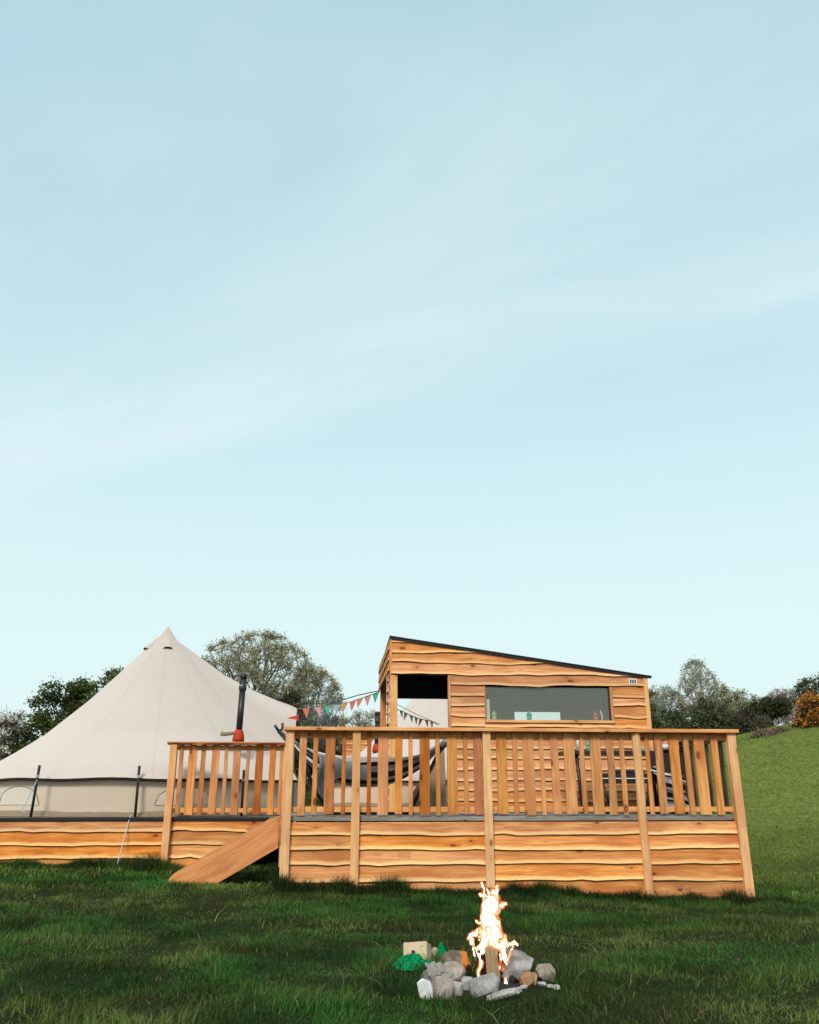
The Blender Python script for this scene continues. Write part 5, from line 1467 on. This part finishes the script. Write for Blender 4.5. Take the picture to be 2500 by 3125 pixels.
def round_tree(name, label, group, x, y, top, width, seed, nl=16, cf=.58, fork=.28, nleaf=12000, leaf=.035, cols=OLIVE, r0=.16, bark=None, jit=.06, twig=.007, kids=(7, 5, 4), dn=.75, depth=None, zmin=-.35, leafout=0.0, lean=0.0, sub=.34):
    """trunk, limbs fanned out to a rough dome, and three orders of twigs"""
    ng = np.random.default_rng(seed); zb = gz1(x, y) - .1; H = top - zb
    cen = np.array([x + lean, y, zb + H * cf]); up_, dn_ = top - cen[2], (cen[2] - zb) * dn; ry = (depth or width) / 2
    fk = np.array([x, y, zb + H * fork]); segs = []
    bumps = ng.normal(size=(9, 3)); bumps /= np.linalg.norm(bumps, axis=1)[:, None]; bh = ng.uniform(-.16, .10, 9)
    def rr(p):
        d = p - cen; s_ = np.array([width / 2, ry, up_ if d[2] > 0 else dn_]); q = d / s_; e_ = np.linalg.norm(q) + 1e-6
        lim = 1 + float(np.sum(bh * np.clip(bumps @ (q / e_) * 3 - 2, 0, 1)))
        return p if e_ <= lim else cen + d * (lim / e_) * ng.uniform(.93, 1.03)
    def path(p0, p1, ctl, n_, ra, rb, lv):
        prev = p0
        for i in range(1, n_ + 1):
            t_ = i / n_; q = (1 - t_) ** 2 * p0 + 2 * t_ * (1 - t_) * ctl + t_ * t_ * p1 + (ng.normal(0, .018, 3) * np.linalg.norm(p1 - p0) if i < n_ else 0)
            segs.append((prev, q, ra + (rb - ra) * (t_ - 1 / n_), ra + (rb - ra) * t_, lv)); prev = q
    path(np.array([x, y, zb]), fk, (np.array([x, y, zb]) + fk) / 2 + ng.normal(0, .05, 3), 4, r0, r0 * .75, 0)
    def kid(p, d0, L, r, lv):
        if lv > len(kids): return
        for k in range(kids[lv - 1]):
            s_ = p[ng.integers(0, len(p))]; out_ = s_ - cen; out_ /= np.linalg.norm(out_) + 1e-6
            d = d0 * .5 + out_ * .45 + ng.normal(0, .55, 3) + np.array([0, 0, .12]); d /= np.linalg.norm(d)
            e_ = rr(s_ + d * L * ng.uniform(.6, 1.25)); c_ = (s_ + e_) / 2 + ng.normal(0, .10, 3) * L
            a0 = len(segs); path(s_, e_, c_, 3 if lv < 3 else 2, r, max(r * .45, twig * .7), lv + 1)
            kid([q[1] for q in segs[a0:]], d, L * .55, max(r * .55, twig), lv + 1)
    for k in range(nl):
        zz3 = 1 - (1 - zmin) * (k + .5) / nl; a = k * 2.39996 + ng.uniform(-.3, .3); h_ = math.sqrt(max(0, 1 - zz3 * zz3))
        d = np.array([h_ * math.cos(a), h_ * math.sin(a), zz3])
        e_ = cen + d * np.array([width / 2, ry, up_ if zz3 > 0 else dn_]) * ng.uniform(.72, .95)
        s_ = fk + np.array([0, 0, ng.uniform(-.06, .10) * H]); L = np.linalg.norm(e_ - s_)
        c_ = s_ + (e_ - s_) * .45 + np.array([0, 0, .18 * L]) * (1 - abs(zz3)); a0 = len(segs); rl = r0 * .42 * ng.uniform(.8, 1.15)
        path(s_, rr(e_), c_, 6, rl, max(rl * .3, twig), 1)
        kid([q[1] for q in segs[a0 + 1:]], (e_ - s_) / L, L * sub, max(rl * .42, twig), 1)
    tr_ = thing(name, label, 'tree', (x, y, zb), group)
    V, F = seg_mesh([s_ for s_ in segs if s_[4] <= 1], 6); fastmesh('trunk', V, F, bark or M_BARK, tr_, smooth=True)
    V, F = seg_mesh([s_ for s_ in segs if s_[4] > 1], 3); fastmesh('branches', V, F, bark or M_BARK, tr_)
    ends = [s_ for s_ in segs if s_[4] >= len(kids)]
    if nleaf:
        A0 = np.array([s_[0] for s_ in ends]); A1 = np.array([s_[1] for s_ in ends]); ix = ng.integers(0, len(ends), nleaf); f = ng.random((nleaf, 1))
        P_ = A0[ix] * (1 - f) + A1[ix] * f + ng.normal(0, jit, (nleaf, 3))
        cc = pick(cols, nleaf, ng) * ng.uniform(.75, 1.25, len(ends))[ix][:, None]
        V, F, T_ = leaf_mesh(P_, leaf, cc, ng); fastmesh('crown', V, F, M_LEAF, tr_, tint=T_)
    return tr_
G1, G2 = 'trees behind the site', 'bushes behind the site'
OAK = ((.30, .295, .14), (.24, .24, .10), (.37, .35, .20), (.48, .46, .33))
BIR = ((.34, .37, .21), (.27, .32, .15), (.21, .27, .11), (.46, .47, .34))
M_TWIG = simple('grey_brown_twigs', (.17, .145, .115), .9, var=.3, scale=9)
# behind the tent
round_tree('oak_tree', 'broad round-crowned tree in bud rising behind the big tent', G1, -3.38, 31.5, 7.0, 5.2, 5, 22, .60, .30, 25000, .034, OAK, .15, M_TWIG, .07, .008)
round_tree('oak_tree', 'paler rounded tree in bud at the right shoulder of the tall crown', G1, -1.15, 32.5, 6.15, 2.6, 8, 16, .56, .28, 14000, .034, OAK[:1] + OAK[2:], .10, M_TWIG, .07, .008)
bush('ivy_thicket', 'dense dark ivy-clad thicket in front of the budding trees', G2, -1.95, 29.5, 5.05, 1.35, 1.1, 12, 46, 19000, .045, ((.050, .050, .024), (.066, .062, .030), (.036, .036, .018), (.10, .09, .05)), .36)
bush('hawthorn_bush', 'dark glossy hawthorn bush left of the tent peak', G2, -8.75, 29.5, 5.62, 2.95, 1.4, 14, 110, 38000, .046, ((.050, .074, .014), (.078, .104, .020), (.032, .048, .010), (.13, .145, .03)), .36, shape=.5)
bush('blackthorn_bush', 'pale blossoming blackthorn at the far left edge', G2, -11.2, 29.0, 4.45, 1.6, 1.2, 15, 56, 15000, .042, ((.10, .09, .05), (.14, .12, .07)), .34, cols2=((.78, .72, .64), (.68, .62, .54), (.85, .80, .73)), f2=.80)
bush('scrub_bush', 'low tangled scrub behind the pennants between tent and hut', G2, -.75, 29.0, 4.05, 1.15, .9, 17, 36, 12000, .042, ((.060, .060, .030), (.09, .085, .045), (.04, .042, .02)), .32)
round_tree('hazel_bush', 'paler scrub right of the tangle behind the pennants', G1, .75, 31.0, 4.05, 2.2, 18, 16, .45, .12, 7000, .035, OAK, .05, M_TWIG, .08, .007, zmin=-.1)
bush('hedge', 'dark hedge line behind the hut and far tent', G2, 5.5, 33, 4.0, 6.2, 1.0, 19, 90, 16000, .07, DKG, .6)
# right of the hut
T1 = 'trees on the hill'
bush('sapling_bush', 'tall narrow green sapling against the right wall of the hut', T1, 11.15, 30.2, 5.0, .52, .6, 22, 40, 8500, .042, ((.07, .10, .035), (.10, .125, .045), (.05, .075, .03), (.14, .15, .07)), .26)
round_tree('birch_tree', 'slender leafless birch beside the green sapling', T1, 11.85, 31.5, 5.15, 1.0, 23, 12, .62, .22, 900, .03, BIR, .040, M_BARKPALE, .05, .007, (6, 4, 3), zmin=.1)
round_tree('birch_tree', 'wide pale twiggy birch between the leafless and the tallest birch', T1, 12.45, 31.8, 5.15, 1.5, 27, 15, .60, .2, 3300, .030, BIR, .05, M_TWIG, .06, .007, zmin=-.2)
round_tree('birch_tree', 'tallest birch with a brownish leafing top right of the hut', T1, 13.2, 30.5, 6.15, 1.55, 26, 14, .44, .22, 4300, .034, ((.32, .27, .13), (.26, .24, .11), (.36, .34, .20), (.46, .44, .32)), .060, M_BARKPALE, .07, .007)
round_tree('birch_tree', 'shorter silvery birch right of the tallest one', T1, 14.25, 31.0, 5.2, 1.5, 29, 14, .50, .22, 4000, .032, BIR, .05, M_TWIG, .06, .007)
round_tree('birch_tree', 'grey twiggy birch leaning at the hawthorn side of the group', T1, 14.95, 31.0, 4.95, 1.5, 37, 14, .55, .2, 3800, .032, BIR, .045, M_TWIG, .06, .007)
bush('undergrowth_bush', 'dark green undergrowth at the foot of the tallest birch', T1, 13.25, 29.6, 4.45, 1.25, .8, 31, 44, 11000, .045, ((.06, .08, .03), (.085, .10, .045), (.04, .055, .022), (.13, .13, .075)), .30)
bush('undergrowth_bush', 'dusky undergrowth behind the right corner of the railing', T1, 14.25, 28.8, 4.15, .72, .6, 32, 34, 8000, .042, ((.075, .07, .04), (.10, .09, .055), (.05, .05, .025)), .26)
bush('undergrowth_bush', 'low green undergrowth against the hut corner', T1, 11.9, 29.2, 4.1, 1.0, .7, 34, 34, 9000, .045, ((.06, .085, .03), (.09, .11, .045), (.045, .06, .025)), .28)
round_tree('hawthorn_tree', 'low flat-topped hawthorn leaning on the hill crest beside the gorse', T1, 15.45, 29.8, 4.50, 1.55, 41, 15, .66, .34, 8500, .038, ((.05, .06, .022), (.075, .085, .03), (.035, .042, .018)), .075, M_BARK, .06, .009, (6, 5, 3), dn=.35, depth=1.2, zmin=-.1, lean=.18)
bush('gorse_bush', 'large gorse bush covered in orange yellow flowers on the hill crest', T1, 14.3, 24.0, 4.02, 1.30, .9, 44, 70, 22000, .032, ((.06, .05, .02), (.10, .06, .02), (.035, .03, .015)), .30, cols2=((.72, .27, .012), (.78, .36, .02), (.58, .19, .01)), f2=.70, shape=.8)
bush('dead_bracken', 'brown dead bracken at the foot of the gorse and hawthorn', T1, 12.75, 24.3, 2.98, .75, .4, 45, 34, 6000, .028, ((.20, .14, .09), (.26, .19, .13), (.14, .10, .065)), .20)
round_tree('ash_tree', 'bare pinkish tree standing behind the gorse', T1, 18.55, 34.5, 5.5, 1.7, 47, 15, .58, .3, 4200, .028, ((.34, .27, .25), (.26, .21, .19)), .05, simple('pink_bark', (.22, .17, .155), .9), .06, .008)
round_tree('rowan_tree', 'small dark green tree above the gorse at the right edge', T1, 19.9, 34.0, 5.95, 2.2, 49, 14, .6, .3, 5500, .045, MIDG, .07, M_BARK, .09, .009)

# ================================================================== thin smoke from the far tent's stove
M_SMOKE, t, out = mat_new('thin_smoke')
ob_ = t.node('ShaderNodeTexCoord').outputs['Object']
ln = t.vmath('LENGTH', t.vmath('MULTIPLY', ob_, (1 / .85, 1 / .7, 1 / 1.05)))
n1 = t.noise(ob_, 2.4, 4, .6, .6)
dn = t.math('MULTIPLY', t.math('MULTIPLY', t.ss(ln, 1.0, .15), t.ss(n1, .36, .70)), .42)
pv = t.node('ShaderNodeVolumePrincipled', None, Color=(.80, .84, .86), Density=dn); t.l.new(pv.outputs[0], out.inputs['Volume'])
bm = bmesh.new(); bmesh.ops.create_icosphere(bm, subdivisions=3, radius=1.0)
for v_ in bm.verts: v_.co = Vector((v_.co.x * .9, v_.co.y * .75, v_.co.z * 1.1))
me = bpy.data.meshes.new('smoke'); bm.to_mesh(me); bm.free()
o = link('smoke', me, None, M_SMOKE); o.location = (-.30, 21.2, 2.95)
tag(o, 'thin pale smoke drifting behind the pennants in front of the trees', 'smoke', kind='stuff')
